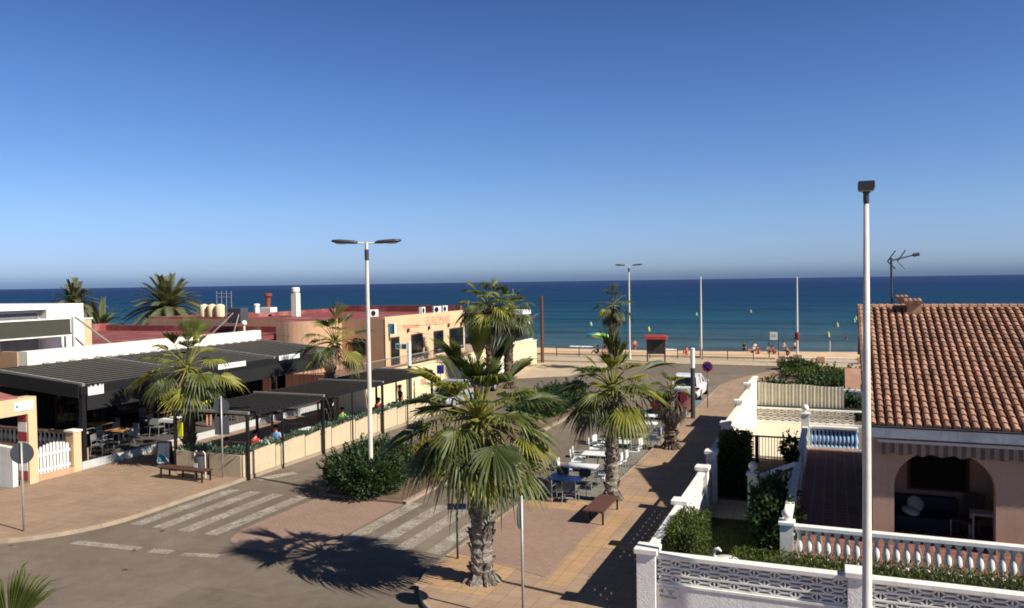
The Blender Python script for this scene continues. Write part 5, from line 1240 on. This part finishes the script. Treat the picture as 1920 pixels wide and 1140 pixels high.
def timber_pole():
    t = thing('timber_pole', 'brown timber pole at the end of the cream retaining wall', 'pole', (-25.05, 69.4, 0))
    b = MB(); b.lathe([(.16, 0), (.15, 3), (.13, 6.1), (.1, 6.15)], 12); b.build('pole', 'wood_pole', t)
    b = MB(); b.tube([(-.1, 0, 4.6), (-.75, -.1, 4.35)], .04, 6); b.build('bracket', 'alu', t)
timber_pole()
def bench(label, x, y, rz, ln, w):
    t = thing('bench', label, 'bench', (x, y, .12), rz)
    b = MB(); n = 5
    for i in range(n): b.box(-ln/2, ln/2, -w/2+i*w/n+.008, -w/2+(i+1)*w/n-.008, .40, .44)
    b.build('seat', 'wood_dark', t)
    b = MB()
    for s in (-1, 1): b.box(-ln/2+.05, ln/2-.05, s*w*.36-.02, s*w*.36+.02, .36, .40)
    b.build('seat_frame', 'black_metal', t)
    for sx in (-1, -.33, .33, 1):
        for sy in (-1, 1):
            if abs(sx) < 1 and sy < 0: continue
            b = MB(); b.box(sx*(ln/2-.12)-.025, sx*(ln/2-.12)+.025, sy*w*.42-.025, sy*w*.42+.025, 0, .36); b.build('leg', 'black_metal', t)
bench('brown slatted bench on the left plaza beside the palm', -23.1, 23.55, -.02, 2.3, .5)
bench('brown slatted bench on the right pavement at the palm foot', -6.78, 24.05, PI/2, 1.95, .66)
def litter_bin():
    t = thing('litter_bin', 'grey litter bin between two posts in front of the flat planters', 'litter bin', (-22.75, 23.95, .12))
    b = MB(); b.lathe([(.17, .3), (.2, .34), (.22, .85), (.19, .85)], 14); b.build('bucket', 'sign_back', t)
    b = MB(); b.lathe([(.18, .84), (.18, .86)], 14); b.build('liner', 'black', t)
    b = MB(); b.box(-.09, .09, -.232, -.222, .42, .6); b.build('plate', 'sign_white', t)
    for s in (-1, 1):
        b = MB(); b.tube([(s*.26, 0, 0), (s*.26, 0, .95), (s*.16, 0, 1.02)], .025, 8); b.build('post', 'pole_white', t)
litter_bin()
def a_board():
    t = thing('menu_board', 'blue menu board leaning by the palm foot on the plaza', 'sign board', (-25.9, 25.3, .12), .5)
    for s in (-1, 1):
        b = MB(); b.bar((0, s*.28, 0), (0, s*.03, .95), .55, .03, up=(0, 1, 0)); b.build('panel', 'lamp_head', t)
    b = MB(); b.bar((0, -.292, .1), (0, -.068, .9), .47, .012, up=(0, 1, 0)); b.build('poster', 'greysign', t)
    b = MB(); b.bar((-.03, -.3, .18), (-.03, -.218, .46), .25, .012, up=(0, 1, 0)); b.build('picture', 'cloth_teal', t)
a_board()

# ------------------------------------------------------------------ cafe tables and chairs
def make_chair(frame, shell, label, group):
    t = thing('cafe_chair', label, 'chair', (0, 0, 0), group=group)
    b = MB(); b.box(-.22, .22, -.22, .22, .43, .46); b.build('seat', shell, t, bevel=.01)
    b = MB(); b.prism([(-.22, .58), (.22, .58), (.22, .84), (.14, .88), (-.14, .88), (-.22, .84)], -.265, -.235, 1); b.build('backrest', shell, t)
    for sx in (-1, 1):
        b = MB(); b.tube([(sx*.24, .24, 0), (sx*.23, .22, .62)], .014, 6); b.build('leg', frame, t)
        b = MB(); b.tube([(sx*.24, -.28, 0), (sx*.22, -.22, .45), (sx*.22, -.26, .86)], .014, 6); b.build('leg', frame, t)
        b = MB(); b.tube([(sx*.23, .22, .62), (sx*.24, .12, .66), (sx*.24, -.12, .66), (sx*.22, -.24, .64)], .016, 6); b.build('armrest', frame, t)
    b = MB(); b.tube([(-.23, .2, .42), (.23, .2, .42), (.22, -.2, .42), (-.22, -.2, .42), (-.23, .2, .42)], .012, 6); b.build('seat_frame', frame, t)
    return t
def make_table(top, label, group, w=1.15, d=.75):
    t = thing('cafe_table', label, 'table', (0, 0, 0), group=group)
    b = MB(); b.box(-w/2, w/2, -d/2, d/2, .71, .745); b.build('tabletop', top, t, bevel=.008)
    b = MB(); b.tube([(0, 0, .05), (0, 0, .71)], .035, 8); b.build('column', 'alu', t)
    b = MB()
    for a in range(4): b.bar((0, 0, .05), (.3*cos(a*PI/2+.78), .3*sin(a*PI/2+.78), .02), .05, .03)
    b.build('base', 'alu', t); return t
GC = 'chairs on the parking strip'
tb0 = make_table('plastic_white', 'white topped cafe table on the parking strip, second from the bench', 'tables on the parking strip')
ch0 = make_chair('alu', 'plastic_white', '', GC)
lab_t = ['white topped cafe table on the parking strip next beyond the blue table', 'white topped cafe table left of the second palm trunk', 'white topped cafe table hidden behind the second palm trunk', 'white topped cafe table third from the far end of the row', 'white topped cafe table second from the far end of the row', 'furthest white topped cafe table beside the half dead palm']
first = {'c': True, 't': True}
def put_chair(x, y, rz, lab, src=None, z=0.004):
    global ch0
    c = dup(ch0, (x, y, z), rz, lab, GC)
    return c
r = random.Random(17)
for i, y in enumerate((27.9, 30.1, 32.6, 35.2, 37.3, 39.4)):
    x = -8.6+r.uniform(-.08, .08)+(.25 if i > 2 else 0)
    if i == 0: tb0.location = (x, y, .004); tb0['label'] = lab_t[0]; tb0.rotation_euler.z = .05
    else: dup(tb0, (x, y, .004), r.uniform(-.08, .08), lab_t[i])
    nm = ['first white table beyond the blue one', 'table left of the second palm trunk', 'table behind the second palm trunk', 'third table from the far end', 'second table from the far end', 'furthest table'][i]
    for dx, dy, rz, wh in ((-.82, -.25, -PI/2, 'street side near'), (-.8, .3, -PI/2, 'street side far'), (.82, -.27, PI/2, 'pavement side near'), (.8, .3, PI/2, 'pavement side far')):
        put_chair(x+dx+r.uniform(-.06, .06), y+dy+r.uniform(-.05, .05), rz+r.uniform(-.25, .25), 'white cafe chair at the %s, %s seat' % (nm, wh))
tbl = make_table('navy', 'dark blue topped cafe table nearest the bench', None, 1.2, .8); del_group = tbl.pop('group', None) if 'group' in tbl else None
tbl.location = (-8.62, 25.95, .004)
chd = make_chair('alu', 'dark_seat', 'dark cafe chair with its back to the camera at the blue table, left one', 'dark chairs round the blue table'); chd.location = (-9.0, 25.3, .004)
for x, y, rz, lb in ((-8.2, 25.3, .1, 'dark cafe chair with its back to the camera at the blue table, right one'), (-9.0, 26.65, PI, 'dark cafe chair across the blue table from the camera, left one'), (-8.2, 26.65, PI-.1, 'dark cafe chair across the blue table from the camera, right one')):
    dup(chd, (x, y, .004), rz, lb)
COLREM = [ch0]
# tables in the shade of the big pergola
tw_ = make_table('wood_light', 'wooden topped table on the platform under the black pergola, nearest the street', 'tables under the black pergola', 1.1, .8)
cw_ = make_chair('chair_shaded', 'chair_shaded', 'metal chair standing at the platform edge beside the peach gate pillar', 'metal chairs under the black pergola')
cw_.location = (-28.9, 24.7, .44); cw_.rotation_euler.z = -1.2
spots = [(-29.6, 26.3, 'behind the peach gate pillar'), (-29.8, 29.4, 'covered by the white cloth'), (-31.8, 27.2, 'second row near end'), (-31.9, 30.8, 'second row beside the white cloth table'), (-29.9, 33.4, 'behind the near pergola palm'), (-30.1, 37.4, 'at the far end')]
for i, (x, y, w) in enumerate(spots):
    lb = 'wooden topped table under the black pergola, '+w
    if i == 0: tw_.location = (x, y, .44); tw_['label'] = lb
    else: dup(tw_, (x, y, .44), .1*i, lb)
    for dx, dy, rz, s in ((.0, -.72, 0, 'near side'), (.0, .72, PI, 'far side'), (.85, 0, PI/2, 'street side'), (-.85, .05, -PI/2, 'wall side')):
        dup(cw_, (x+dx+r.uniform(-.08, .08), y+dy, .44), rz+r.uniform(-.4, .4), 'metal chair at the table %s, %s' % (w, s))
o = MB(); o.box(-.58, .58, -.43, .43, .746, .752); o.prism([(-.58, .6), (.58, .6), (.58, .752), (-.58, .752)], -.44, -.43, 1); c = o.build('tablecloth', 'cloth_white'); c.location = (-29.8, 29.4, .44); c.rotation_euler.z = .1
tag(c, 'bright white cloth on a table under the black pergola', 'tablecloth')
# tables behind the planters
tp = make_table('plastic_white', '', 'tables behind the planters', .9, .8)
cp = make_chair('alu', 'dark_seat', '', 'chairs behind the planters')
ptab = [(-22.5, 27.5, 'of the red shirted diner'), (-22.6, 30.6, 'in the gap between two diners'), (-22.5, 33.9, 'of the lime shirted diner'), (-22.5, 37.3, 'at the far pergola end')]
for i, (x, y, w) in enumerate(ptab):
    lb = 'white table behind the planters, the one '+w
    if i == 0: tp.location = (x, y, .12); tp['label'] = lb
    else: dup(tp, (x, y, .12), 0, lb)
    for j, (dy, rz, s) in enumerate(((-.75, 0, 'near side'), (.75, PI, 'far side'))):
        l2 = 'dark seated chair at the planter table %s, %s' % (w, s)
        if i == 0 and j == 0: cp.location = (x, y+dy, .12); cp['label'] = l2
        else: dup(cp, (x, y+dy, .12), rz, l2)
def rail_frame(label, y):
    t = thing('planter_screen', label, 'frame', (-25.2, y, .12))
    for s in (-1, 1):
        b = MB(); b.box(-.04, .04, s*.9-.04, s*.9+.04, 0, 1.15); b.build('post', 'wood_light', t)
    b = MB(); b.box(-.04, .04, -.94, .94, 1.15, 1.22); b.build('top_rail', 'wood_light', t)
rail_frame('light timber frame behind the low pergola, near one', 30.4); rail_frame('light timber frame behind the low pergola, far one', 35.9)

# ------------------------------------------------------------------ cars
def car(name, label, cat, x, y, rz, paint, Lc, W, Hc, suv=True):
    t = thing(name, label, cat, (x, y, .0), rz)
    h, w = Lc/2, W/2
    zb = .62*Hc                                          # belt line
    sec = [(-h, .80, .42, zb*.86), (-h+.06, .9, .30, zb*.96), (-h+.35, .97, .22, zb), (-h*.4, 1, .2, zb), (h*.25, 1, .2, zb*.98), (h*.62, .97, .22, zb*.88), (h-.2, .9, .26, zb*.74), (h, .76, .36, zb*.6)]
    b = MB(); n = 10
    for (yy, k, z0, z1) in sec:
        zm = z0+(z1-z0)*.62
        b.v += [(-w*k*.9, yy, z0), (-w*k, yy, z0+.12), (-w*k*1.0, yy, zm), (-w*k*.955, yy, z1-.03), (-w*k*.88, yy, z1), (w*k*.88, yy, z1), (w*k*.955, yy, z1-.03), (w*k, yy, zm), (w*k, yy, z0+.12), (w*k*.9, yy, z0)]
    for i in range(len(sec)-1):
        for k in range(n): b.f.append((i*n+k, i*n+(k+1) % n, (i+1)*n+(k+1) % n, (i+1)*n+k)); b.mi.append(0)
    b.f.append(tuple(range(n))); b.mi.append(0); b.f.append(tuple((len(sec)-1)*n+k for k in range(n))); b.mi.append(0)
    b.build('body', paint, t, smooth=False, bevel=.02)
    yr, yf = (-h+.12 if suv else -h+.75), h*.34
    b = MB()
    gl = [(yr, .84, zb-.02), (yr+.42, .74, Hc-.1), (yf-.75, .74, Hc-.06), (yf+.1, .84, zb-.04)]
    b.add([(sx*w*k, yy, z) for sx in (-1, 1) for yy, k, z in gl], [(0, 1, 2, 3), (7, 6, 5, 4), (0, 4, 5, 1), (1, 5, 6, 2), (2, 6, 7, 3), (3, 7, 4, 0)])
    b.build('windows', 'glass', t)
    b = MB(); rf = [(yr+.3, .76, Hc-.1), (yr+.45, .76, Hc-.03), (yf-1.2, .77, Hc), (yf-.7, .74, Hc-.06)]
    b.add([(sx*w*k, yy, z+dz) for dz in (0, .045) for sx in (-1, 1) for yy, k, z in rf], [(0, 1, 5, 4), (1, 2, 6, 5), (2, 3, 7, 6), (8, 12, 13, 9), (9, 13, 14, 10), (10, 14, 15, 11), (0, 8, 9, 1), (1, 9, 10, 2), (2, 10, 11, 3), (4, 5, 13, 12), (5, 6, 14, 13), (6, 7, 15, 14), (0, 4, 12, 8), (3, 11, 15, 7)])
    for sx in (-1, 1):
        b.bar((sx*w*.85, yr, zb), (sx*w*.765, yr+.28, Hc-.08), .09, .1); b.bar((sx*w*.85, yf+.1, zb), (sx*w*.765, yf-.74, Hc-.05), .06, .07)
        b.bar((sx*w*.86, -.25, zb), (sx*w*.77, -.3, Hc-.05), .05, .09); b.bar((sx*w*.86, yr+.75, zb), (sx*w*.77, yr+.7, Hc-.05), .05, .12)
    b.build('roof', paint, t)
    for sx in (-1, 1):
        for yy in (-h*.58, h*.62):
            b = MB(); b.tube([(sx*(w-.2), yy, .33), (sx*(w+.005), yy, .33)], .33, 20); wh = b.build('wheel', 'tyre', t)
            b = MB(); b.tube([(sx*(w-.03), yy, .33), (sx*(w+.012), yy, .33)], .2, 16); b.build('rim', 'alu', wh)
        b = MB(); b.box(sx*w*.86-.13, sx*w*.86+.13, -h-.015, -h+.2, zb*.78, zb*.93); b.build('tail_light', 'sign_red', t)
        b = MB(); b.box(sx*w*.7-.15, sx*w*.7+.15, h-.25, h-.02, zb*.56, zb*.7); b.build('headlight', 'lamp_lens', t)
        b = MB(); b.box(sx*(w+.08)-.08, sx*(w+.08)+.08, yf-.15, yf-.03, zb, zb+.13); b.build('mirror', paint, t)
    b = MB(); b.box(-w*.86, w*.86, -h-.05, -h+.1, .3, .5); b.box(-w*.8, w*.8, h-.12, h+.03, .28, .45); b.build('bumper', 'lamp_head', t)
    b = MB(); b.box(-.26, .26, -h-.022, -h, zb*.66, zb*.66+.11); b.build('number_plate', 'sign_white', t)
    return t
car('parked_car', 'white tall hatchback parked on the blue disabled bay', 'car', -8.6, 51.6, 0, 'car_white', 4.3, 1.8, 1.52)
car('parked_car', 'dark red car parked between the half dead palm and the dark post', 'car', -8.3, 44.4, 0, 'car_red', 4.1, 1.75, 1.45)
car('parked_car', 'dark blue car beyond the far end of the low pergola', 'car', -22.6, 49.2, PI, 'car_navy', 4.4, 1.8, 1.5)
car('parked_car', 'silver car half hidden by the large palm fronds', 'car', -21.9, 44.0, PI, 'car_silver', 4.2, 1.75, 1.48, False)

# ------------------------------------------------------------------ people
def skinned(name, chains, mat, parent, sub=1, extra=None):
    """one continuous surface grown over connected joints: chains are lists of (point, radius)"""
    vs, es, rs, roots = [], [], [], []
    idx = {}
    for ch in chains:
        prev = None
        for j, (p, rad) in enumerate(ch):
            k = (round(p[0], 4), round(p[1], 4), round(p[2], 4))
            if k not in idx: idx[k] = len(vs); vs.append(p); rs.append(rad)
            if prev is not None: es.append((prev, idx[k]))
            prev = idx[k]
    me = bpy.data.meshes.new('tmp'); me.from_pydata(vs, es, []); o = bpy.data.objects.new('tmp', me); COL.objects.link(o)
    md = o.modifiers.new('s', 'SKIN'); md.use_smooth_shade = True
    if not me.skin_vertices: me.attributes  # layer is made by the modifier
    sk = me.skin_vertices[0].data if me.skin_vertices else None
    if sk is None:
        bm = bmesh.new(); bm.from_mesh(me); bm.verts.layers.skin.verify(); bm.to_mesh(me); bm.free(); sk = me.skin_vertices[0].data
    seen = set(); adj = {}
    for a, c in es: adj.setdefault(a, []).append(c); adj.setdefault(c, []).append(a)
    for i in range(len(vs)):
        sk[i].radius = (rs[i], rs[i]) if not isinstance(rs[i], tuple) else rs[i]
        sk[i].use_root = False
        if i not in seen:
            sk[i].use_root = True; st = [i]
            while st:
                q = st.pop()
                if q in seen: continue
                seen.add(q); st += adj.get(q, [])
    if sub: o.modifiers.new('u', 'SUBSURF').levels = sub
    dg = bpy.context.evaluated_depsgraph_get(); m2 = bpy.data.meshes.new_from_object(o.evaluated_get(dg))
    bpy.data.objects.remove(o)
    m2.materials.clear(); m2.materials.append(MAT[mat])
    m2.polygons.foreach_set('use_smooth', [True]*len(m2.polygons))
    c = bpy.data.objects.new(name, m2); COL.objects.link(c); c.parent = parent; return c
def person(label, loc, rz, pose, shirt, shorts, sc=1., hair='hair', skinm='skin', group=None, face=0):
    t = thing('person', label, 'person', loc, rz, group); t.scale = (sc, sc, sc)
    V3 = lambda *a: Vector(a)
    if pose == 'sit':
        hip, dz = V3(0, 0, .5), -.42; knees = [V3(s*.11, .42, .52) for s in (-1, 1)]; feet = [V3(s*.12, .4, .08) for s in (-1, 1)]; lean = .05
        hands = [V3(-.16, .38, .76), V3(.18, .36, .76)]; elbows = [V3(-.27, .1, .78), V3(.28, .08, .78)]
    elif pose == 'ground':
        hip = V3(0, 0, .12); knees = [V3(s*.13, .38, .42) for s in (-1, 1)]; feet = [V3(s*.12, .66, .06) for s in (-1, 1)]; lean = -.1
        hands = [V3(-.24, -.3, .06), V3(.16, .32, .46)]; elbows = [V3(-.28, -.18, .34), V3(.28, .1, .42)]
    else:
        st = .16 if pose == 'walk' else .03
        hip = V3(0, 0, .93); knees = [V3(-.1, .08+st*.4, .5), V3(.1, .04-st*.3, .5)]; feet = [V3(-.1, st, .07), V3(.1, -st, .07)]; lean = .02
        hands = [V3(-.3, .08+st*.6, .82), V3(.3, .1-st*.4, .82)]; elbows = [V3(-.27, -.03, 1.1), V3(.27, -.03, 1.1)]
    ch = hip+V3(0, lean+.01, .38); nk = hip+V3(0, lean+.02, .54); hd = hip+V3(0, lean+.05, .70); wa = hip+V3(0, lean*.5, .17)
    sh = [ch+V3(s*.18, 0, .08) for s in (-1, 1)]; hp = [hip+V3(s*.09, 0, -.02) for s in (-1, 1)]
    C = [[(hip, .13), (wa, .115), (ch, .135), (nk, .05), (hd-V3(0, .005, .03), .085), (hd+V3(0, 0, .06), .09), (hd+V3(0, -.01, .11), .06)]]
    for i in (0, 1):
        fd = (feet[i]-knees[i]); toe = feet[i]+V3(0, .17, -.03)
        C.append([(hip, .13), (hp[i], .095), (knees[i], .058), (knees[i].lerp(feet[i], .35), .055), (feet[i], .038), (toe, .035)])
        d = (hands[i]-elbows[i]).normalized(); palm = hands[i]+d*.06
        C.append([(ch, .135), (sh[i], .06), (elbows[i], .042), (hands[i], .028), (palm, .034)])
        sd = d.cross(V3(0, 0, 1)); sd = sd.normalized() if sd.length > .1 else V3(0, 1, 0); dn = V3(0, 0, -1) if abs(d.z) < .8 else V3(0, 1, 0)
        for k in range(4):
            a = palm+sd*(k-1.5)*.018+d*.012; ln = (.062, .075, .07, .055)[k]
            C.append([(a, .0095), (a+d*ln*.55+dn*.006, .009), (a+d*ln*.95+dn*.03, .007)])
        th = hands[i]+sd*(.03 if i else -.03)+d*.02
        C.append([(th, .01), (th+sd*(.022 if i else -.022)+d*.03, .009), (th+sd*(.024 if i else -.024)+d*.055, .007)])
    nose = hd+V3(0, .085, .03); C.append([(hd+V3(0, .06, .045), .02), (nose+V3(0, .008, -.015), .014)])
    for s in (-1, 1): C.append([(hd+V3(s*.08, -.005, .04), .015), (hd+V3(s*.088, -.012, .005), .011)])
    body = skinned('body', C, skinm, t)
    b = MB()
    for s in (-1, 1): b.disc(hd+V3(s*.033, .088, .05), (0, 1, 0), .011, .01, 8)
    b.build('eyes', 'black', t)
    b = MB(); b.bar(hd+V3(-.025, .088, -.035), hd+V3(.025, .088, -.035), .008, .008); b.build('mouth', 'cloth_maroon', t)
    if shirt:
        K = [[(wa-V3(0, 0, .06), .135), (wa, .135), (ch, .152), (nk-V3(0, 0, .06), .075)]]
        for i in (0, 1): K.append([(ch, .152), (sh[i], .075), (sh[i].lerp(elbows[i], .6), .06)])
        skinned('shirt', K, shirt, t)
    if shorts:
        K = [[(hip, .142), (wa-V3(0, 0, .03), .132)]]
        for i in (0, 1): K.append([(hip, .142), (hp[i], .108), (hp[i].lerp(knees[i], .75), .082)])
        skinned('shorts', K, shorts, t)
    b = MB(); b.lathe([(.1*cos(radians(a))+.004, .105*sin(radians(a))) for a in (-25, -5, 15, 35, 55, 75, 88)], 14, (hd.x, hd.y-.018, hd.z+.05), (.98, 1.08)); b.build('hair', hair, t, smooth=True)
    return t
person('seated diner in a red shirt behind the planters', (-22.5, 26.75, .12), 0, 'sit', 'cloth_red', 'cloth_navy')
person('seated diner in a pale blue shirt facing the red shirted one', (-22.5, 28.25, .12), PI, 'sit', 'cloth_blue', 'cloth_navy')
person('dark haired diner in navy at the corner of the low pergola', (-22.6, 25.2, .12), .3, 'sit', 'cloth_navy', 'cloth_black')
person('diner in lime green shirt seated mid row behind the planters', (-22.5, 33.15, .12), 0, 'sit', 'cloth_lime', 'cloth_navy')
person('diner in dark clothes standing at the far pergola end', (-22.3, 38.6, .12), 2.5, 'stand', 'cloth_purple', 'cloth_black')
person('diner in maroon seated at the far planter table', (-22.5, 36.55, .12), 0, 'sit', 'cloth_maroon', 'cloth_navy')
person('person in yellow standing on the platform beside the near pergola palm', (-29.2, 31.4, .44), .6, 'stand', 'cloth_yellow', 'cloth_black', .95)
BG = 'bathers near the water'
person('bather in dark swimwear wading, left of the pair', (-11.2, 110.6, -2.72), 2.8, 'stand', 'cloth_navy', 'cloth_navy')
person('bather in pale top and dark shorts wading, right of the pair', (-9.9, 110.9, -2.72), 3.3, 'walk', 'cloth_white', 'cloth_black')
person('bather with red shorts standing in the shallows beside the promenade lamp', (-25.6, 108.5, -2.4), .4, 'walk', None, 'cloth_red')
person('distant swimmer standing waist deep right of the flagpole', (1.7, 135, -3.2), 2.0, 'stand', 'cloth_maroon', 'cloth_black')
person('bather walking out of the shallows just left of the flagpole', (-4.9, 112.3, -2.6), 1.0, 'walk', None, 'cloth_navy')
for i, (x, y, z, sh, so, ps, lb) in enumerate(((-8.3, 90, -.6, 'cloth_white', 'cloth_navy', 'ground', 'sunbather in white sitting at the left of the beach group'), (-7.6, 88.5, -.58, 'cloth_maroon', 'cloth_black', 'ground', 'sunbather in maroon sitting in the beach group'), (-6.6, 90.5, -.62, None, 'cloth_purple', 'ground', 'bare chested sunbather leaning back in the beach group'),
        (-6.0, 89, -.6, 'cloth_navy', 'cloth_black', 'ground', 'sunbather in navy sitting near the warning board'), (-5.2, 91.5, -.65, 'cloth_white', 'cloth_black', 'sit', 'bather in white on a low beach stool near the warning board'), (-4.6, 88.2, -.58, 'cloth_black', 'cloth_black', 'ground', 'sunbather in black sitting furthest right of the group'), (-14.1, 82.5, -.25, 'cloth_red', 'cloth_red', 'ground', 'sunbather in red sitting beyond the promenade railing'), (-21.6, 78.6, -.05, 'cloth_purple', 'cloth_navy', 'stand', 'person standing in the shade of the two parasols'), (-22.6, 79.2, -.08, 'cloth_black', 'cloth_navy', 'ground', 'person sitting under the two parasols'))):
    person(lb, (x, y, z), 2.6+i*.7, ps, sh, so)
b = MB(); b.box(-.2, .2, -.2, .2, .4, .44)
for sx in (-1, 1): b.tube([(sx*.18, -.18, 0), (sx*.18, .18, .4)], .015, 6); b.tube([(sx*.18, .18, 0), (sx*.18, -.18, .4)], .015, 6)
o = b.build('beach_stool', 'cloth_blue'); o.location = (-5.2, 91.5, -.62); tag(o, 'small folding beach stool under the bather in white', 'stool')

# ------------------------------------------------------------------ promenade, beach and sea objects
def parasol(label, x, y, z, m, m2, tilt):
    t = thing('beach_parasol', label, 'parasol', (x, y, z)); t.rotation_euler = (tilt, .12, 0); t.scale = (1.3, 1.3, 1.1)
    b = MB(); b.tube([(0, 0, -.2), (0, 0, 2.05)], .02, 6); b.build('pole', 'alu', t)
    b = MB(); n = 16
    ring = lambda r_, z_: [(r_*cos(2*PI*k/n), r_*sin(2*PI*k/n), z_) for k in range(n)]
    b.v = [(0, 0, 2.1)]+ring(.55, 1.95)+ring(1.0, 1.65)
    for k in range(n):
        b.m = (k//2) % 2; b.f.append((0, 1+k, 1+(k+1) % n)); b.mi.append(b.m); b.f.append((1+k, 1+n+k, 1+n+(k+1) % n, 1+(k+1) % n)); b.mi.append(b.m)
    b.build('canopy', [m, m2], t)
parasol('green and lime beach parasol tilted towards the street', -22.0, 78.2, -.05, 'par_green', 'par_lime', -.25)
parasol('smaller looking blue beach parasol behind the green one', -23.0, 79.6, -.1, 'par_blue', 'cloth_teal', -.2)
def kiosk():
    t = thing('information_board', 'dark notice board with a red roof on the promenade', 'notice board', (-14.9, 71.4, .1), .05)
    for s in (-1, 1):
        b = MB(); b.box(s*.78-.06, s*.78+.06, -.06, .06, 0, 2.2); b.build('post', 'wood_dark', t)
    b = MB(); b.box(-.72, .72, -.05, .05, .72, 2.1); b.build('panel', 'lamp_head', t)
    b = MB(); b.box(-.4, .55, -.056, -.051, .95, 1.95); b.build('map_sheet', 'olive', t)
    b = MB(); b.prism([(-.35, 2.06), (.35, 2.06), (.3, 2.3), (0, 2.46), (-.3, 2.3)], -.98, .98, 0); b.build('roof', 'red', t)
kiosk()
def railing(label, x0, x1, y, step=2.1):
    t = thing('railing', label, 'railing', (x0, y, .1), world=True)
    b = MB(); b.box(x0, x1, y-.025, y+.025, .98, 1.03); b.box(x0, x1, y-.02, y+.02, .55, .58); b.build('rail', 'wood_dark', t)
    n = int((x1-x0)/step)
    for i in range(n+1):
        x = x0+(x1-x0)*i/n; b = MB(); b.box(x-.035, x+.035, y-.035, y+.035, .1, 1.06); b.build('post', 'wood_dark', t)
railing('thin brown promenade railing left of the notice board', -25.5, -16.2, 74.8); railing('thin brown promenade railing right of the notice board', -13.6, -6.8, 74.8)
t = thing('low_wall', 'low cream wall along the seaward edge of the promenade', 'wall', (-15, 76.2, .1), world=True)
b = MB(); b.box(-30, -5, 76.1, 76.35, -.5, .28); b.build('wall', 'prom', t)
def flagpole(label, x, y, h, block):
    t = thing('flagpole', label, 'flagpole', (x, y, .1))
    b = MB(); b.lathe([(.09, 0), (.08, h*.5), (.05, h), (.02, h+.08)], 10); b.build('pole', 'pole_white', t)
    if block:
        b = MB(); b.box(-.35, .35, -.3, .3, 0, .75); b.build('block', 'tan', t)
        b = MB(); b.lathe([(.1, 2.0), (.22, 2.1), (.22, 2.35), (.18, 2.62), (.08, 2.7)], 12); b.build('loudspeaker', 'cloth_maroon', t)
    else:
        b = MB(); b.box(-.14, -.07, -.07, .07, 0, 2.0); b.build('cleat_box', 'tan', t)
flagpole('white flagpole with a plain foot between the notice board and the sea', -11.6, 76.0, 7.6, False)
flagpole('white flagpole standing on a tan block at the garden end', -3.0, 73.3, 7.4, True)
t = thing('warning_board', 'white bathing notice on two dark legs on the beach', 'notice board', (-5.4, 80, -.15))
for s in (-1, 1):
    b = MB(); b.box(s*.42-.04, s*.42+.04, -.04, .04, 0, 1.8); b.build('post', 'lamp_head', t)
b = MB(); b.box(-.34, .34, -.03, .03, 1.75, 2.5); o = b.build('board', 'sign_white', t)
b = MB(); b.box(-.22, .22, -.036, -.031, 1.95, 2.3); b.build('symbol', 'greysign', o)
t = thing('beach_post', 'thin white beach post with a yellow float tied on top', 'post', (-.55, 108, -2.1))
b = MB(); b.lathe([(.04, 0), (.04, 1.6)], 8); b.build('pole', 'pole_white', t)
by0 = None
BU = 'yellow marker buoys'
BS = .42
for i, (x, y, g, s, lb) in enumerate(((-.97, 139.3, 0, .62, 'yellow buoy nearest the shore right of the flagpole'), (.48, 168, 0, .6, 'yellow buoy second out right of the flagpole'), (3.9, 186, 1, .6, 'greenish buoy third out, close to the tall lamp post'), (4.45, 196, 1, .6, 'greenish buoy furthest out beside the tall lamp post'), (-32.6, 149.7, 0, .7, 'tall yellow buoy above the red roofed notice board'),
                                     (-48.6, 165.6, 1, .75, 'pale green buoy left of the slim palm trunk'), (-34, 215, 1, .7, 'far greenish buoy left of the first flagpole'), (-22, 235, 1, .7, 'far greenish buoy right of the first flagpole'))):
    t = thing('marker_buoy', lb, 'buoy', (x, y, -2.2), group=BU)
    b = MB(); b.lathe([(.1, -.3), (.5, -.15), (.62, .15), (.5, .5), (.3, .75)], 14, sc=(s/.62*BS, s/.62*BS)); b.build('float', 'buoy' if g == 0 else 'buoy_g', t, smooth=True)
    b = MB(); b.lathe([(.16, .74), (.1, .85), (.03, .92)], 10); b.build('top_cone', 'buoy' if g == 0 else 'buoy_g', t)
t = thing('sailboat', 'tiny white sailing boat on the horizon', 'boat', (-2520, 2520, -2.2), .4)
b = MB(); b.prism([(-8, 1.6), (8.5, 2.2), (6.5, -.3), (-7, -.3)], -1.6, 1.6, 1); b.build('hull', 'white_shiny', t)
b = MB(); b.tube([(0, 0, 1.5), (0, 0, 17)], .15, 6); b.build('mast', 'alu', t)
b = MB(); b.prism([(-.3, 3), (-.3, 16.5), (-6.5, 3)], -.06, .06, 1); b.prism([(.4, 2.5), (.4, 15), (7, 2.5)], -.06, .06, 1); b.build('sail', 'cloth_white', t)
# scraps and drain covers lying on the near road
r = random.Random(4)
for x, y in ((-22.35, 16.0), (-19.15, 18.55), (-18.5, 16.9), (-17.5, 15.6)):
    b = MB()
    for k in range(5): b.add([(x+r.uniform(-.12, .12), y+r.uniform(-.08, .08), .01+.05*r.random()) for _ in range(3)], [(0, 1, 2)])
    o = b.build('dry_leaf', 'dead'); tag(o, 'dry leaf scrap lying on the near asphalt', 'leaf', 'leaf scraps on the road')
for o in COLREM:
    for c in list(o.children_recursive)+[o]: bpy.data.objects.remove(o if c == o else c)
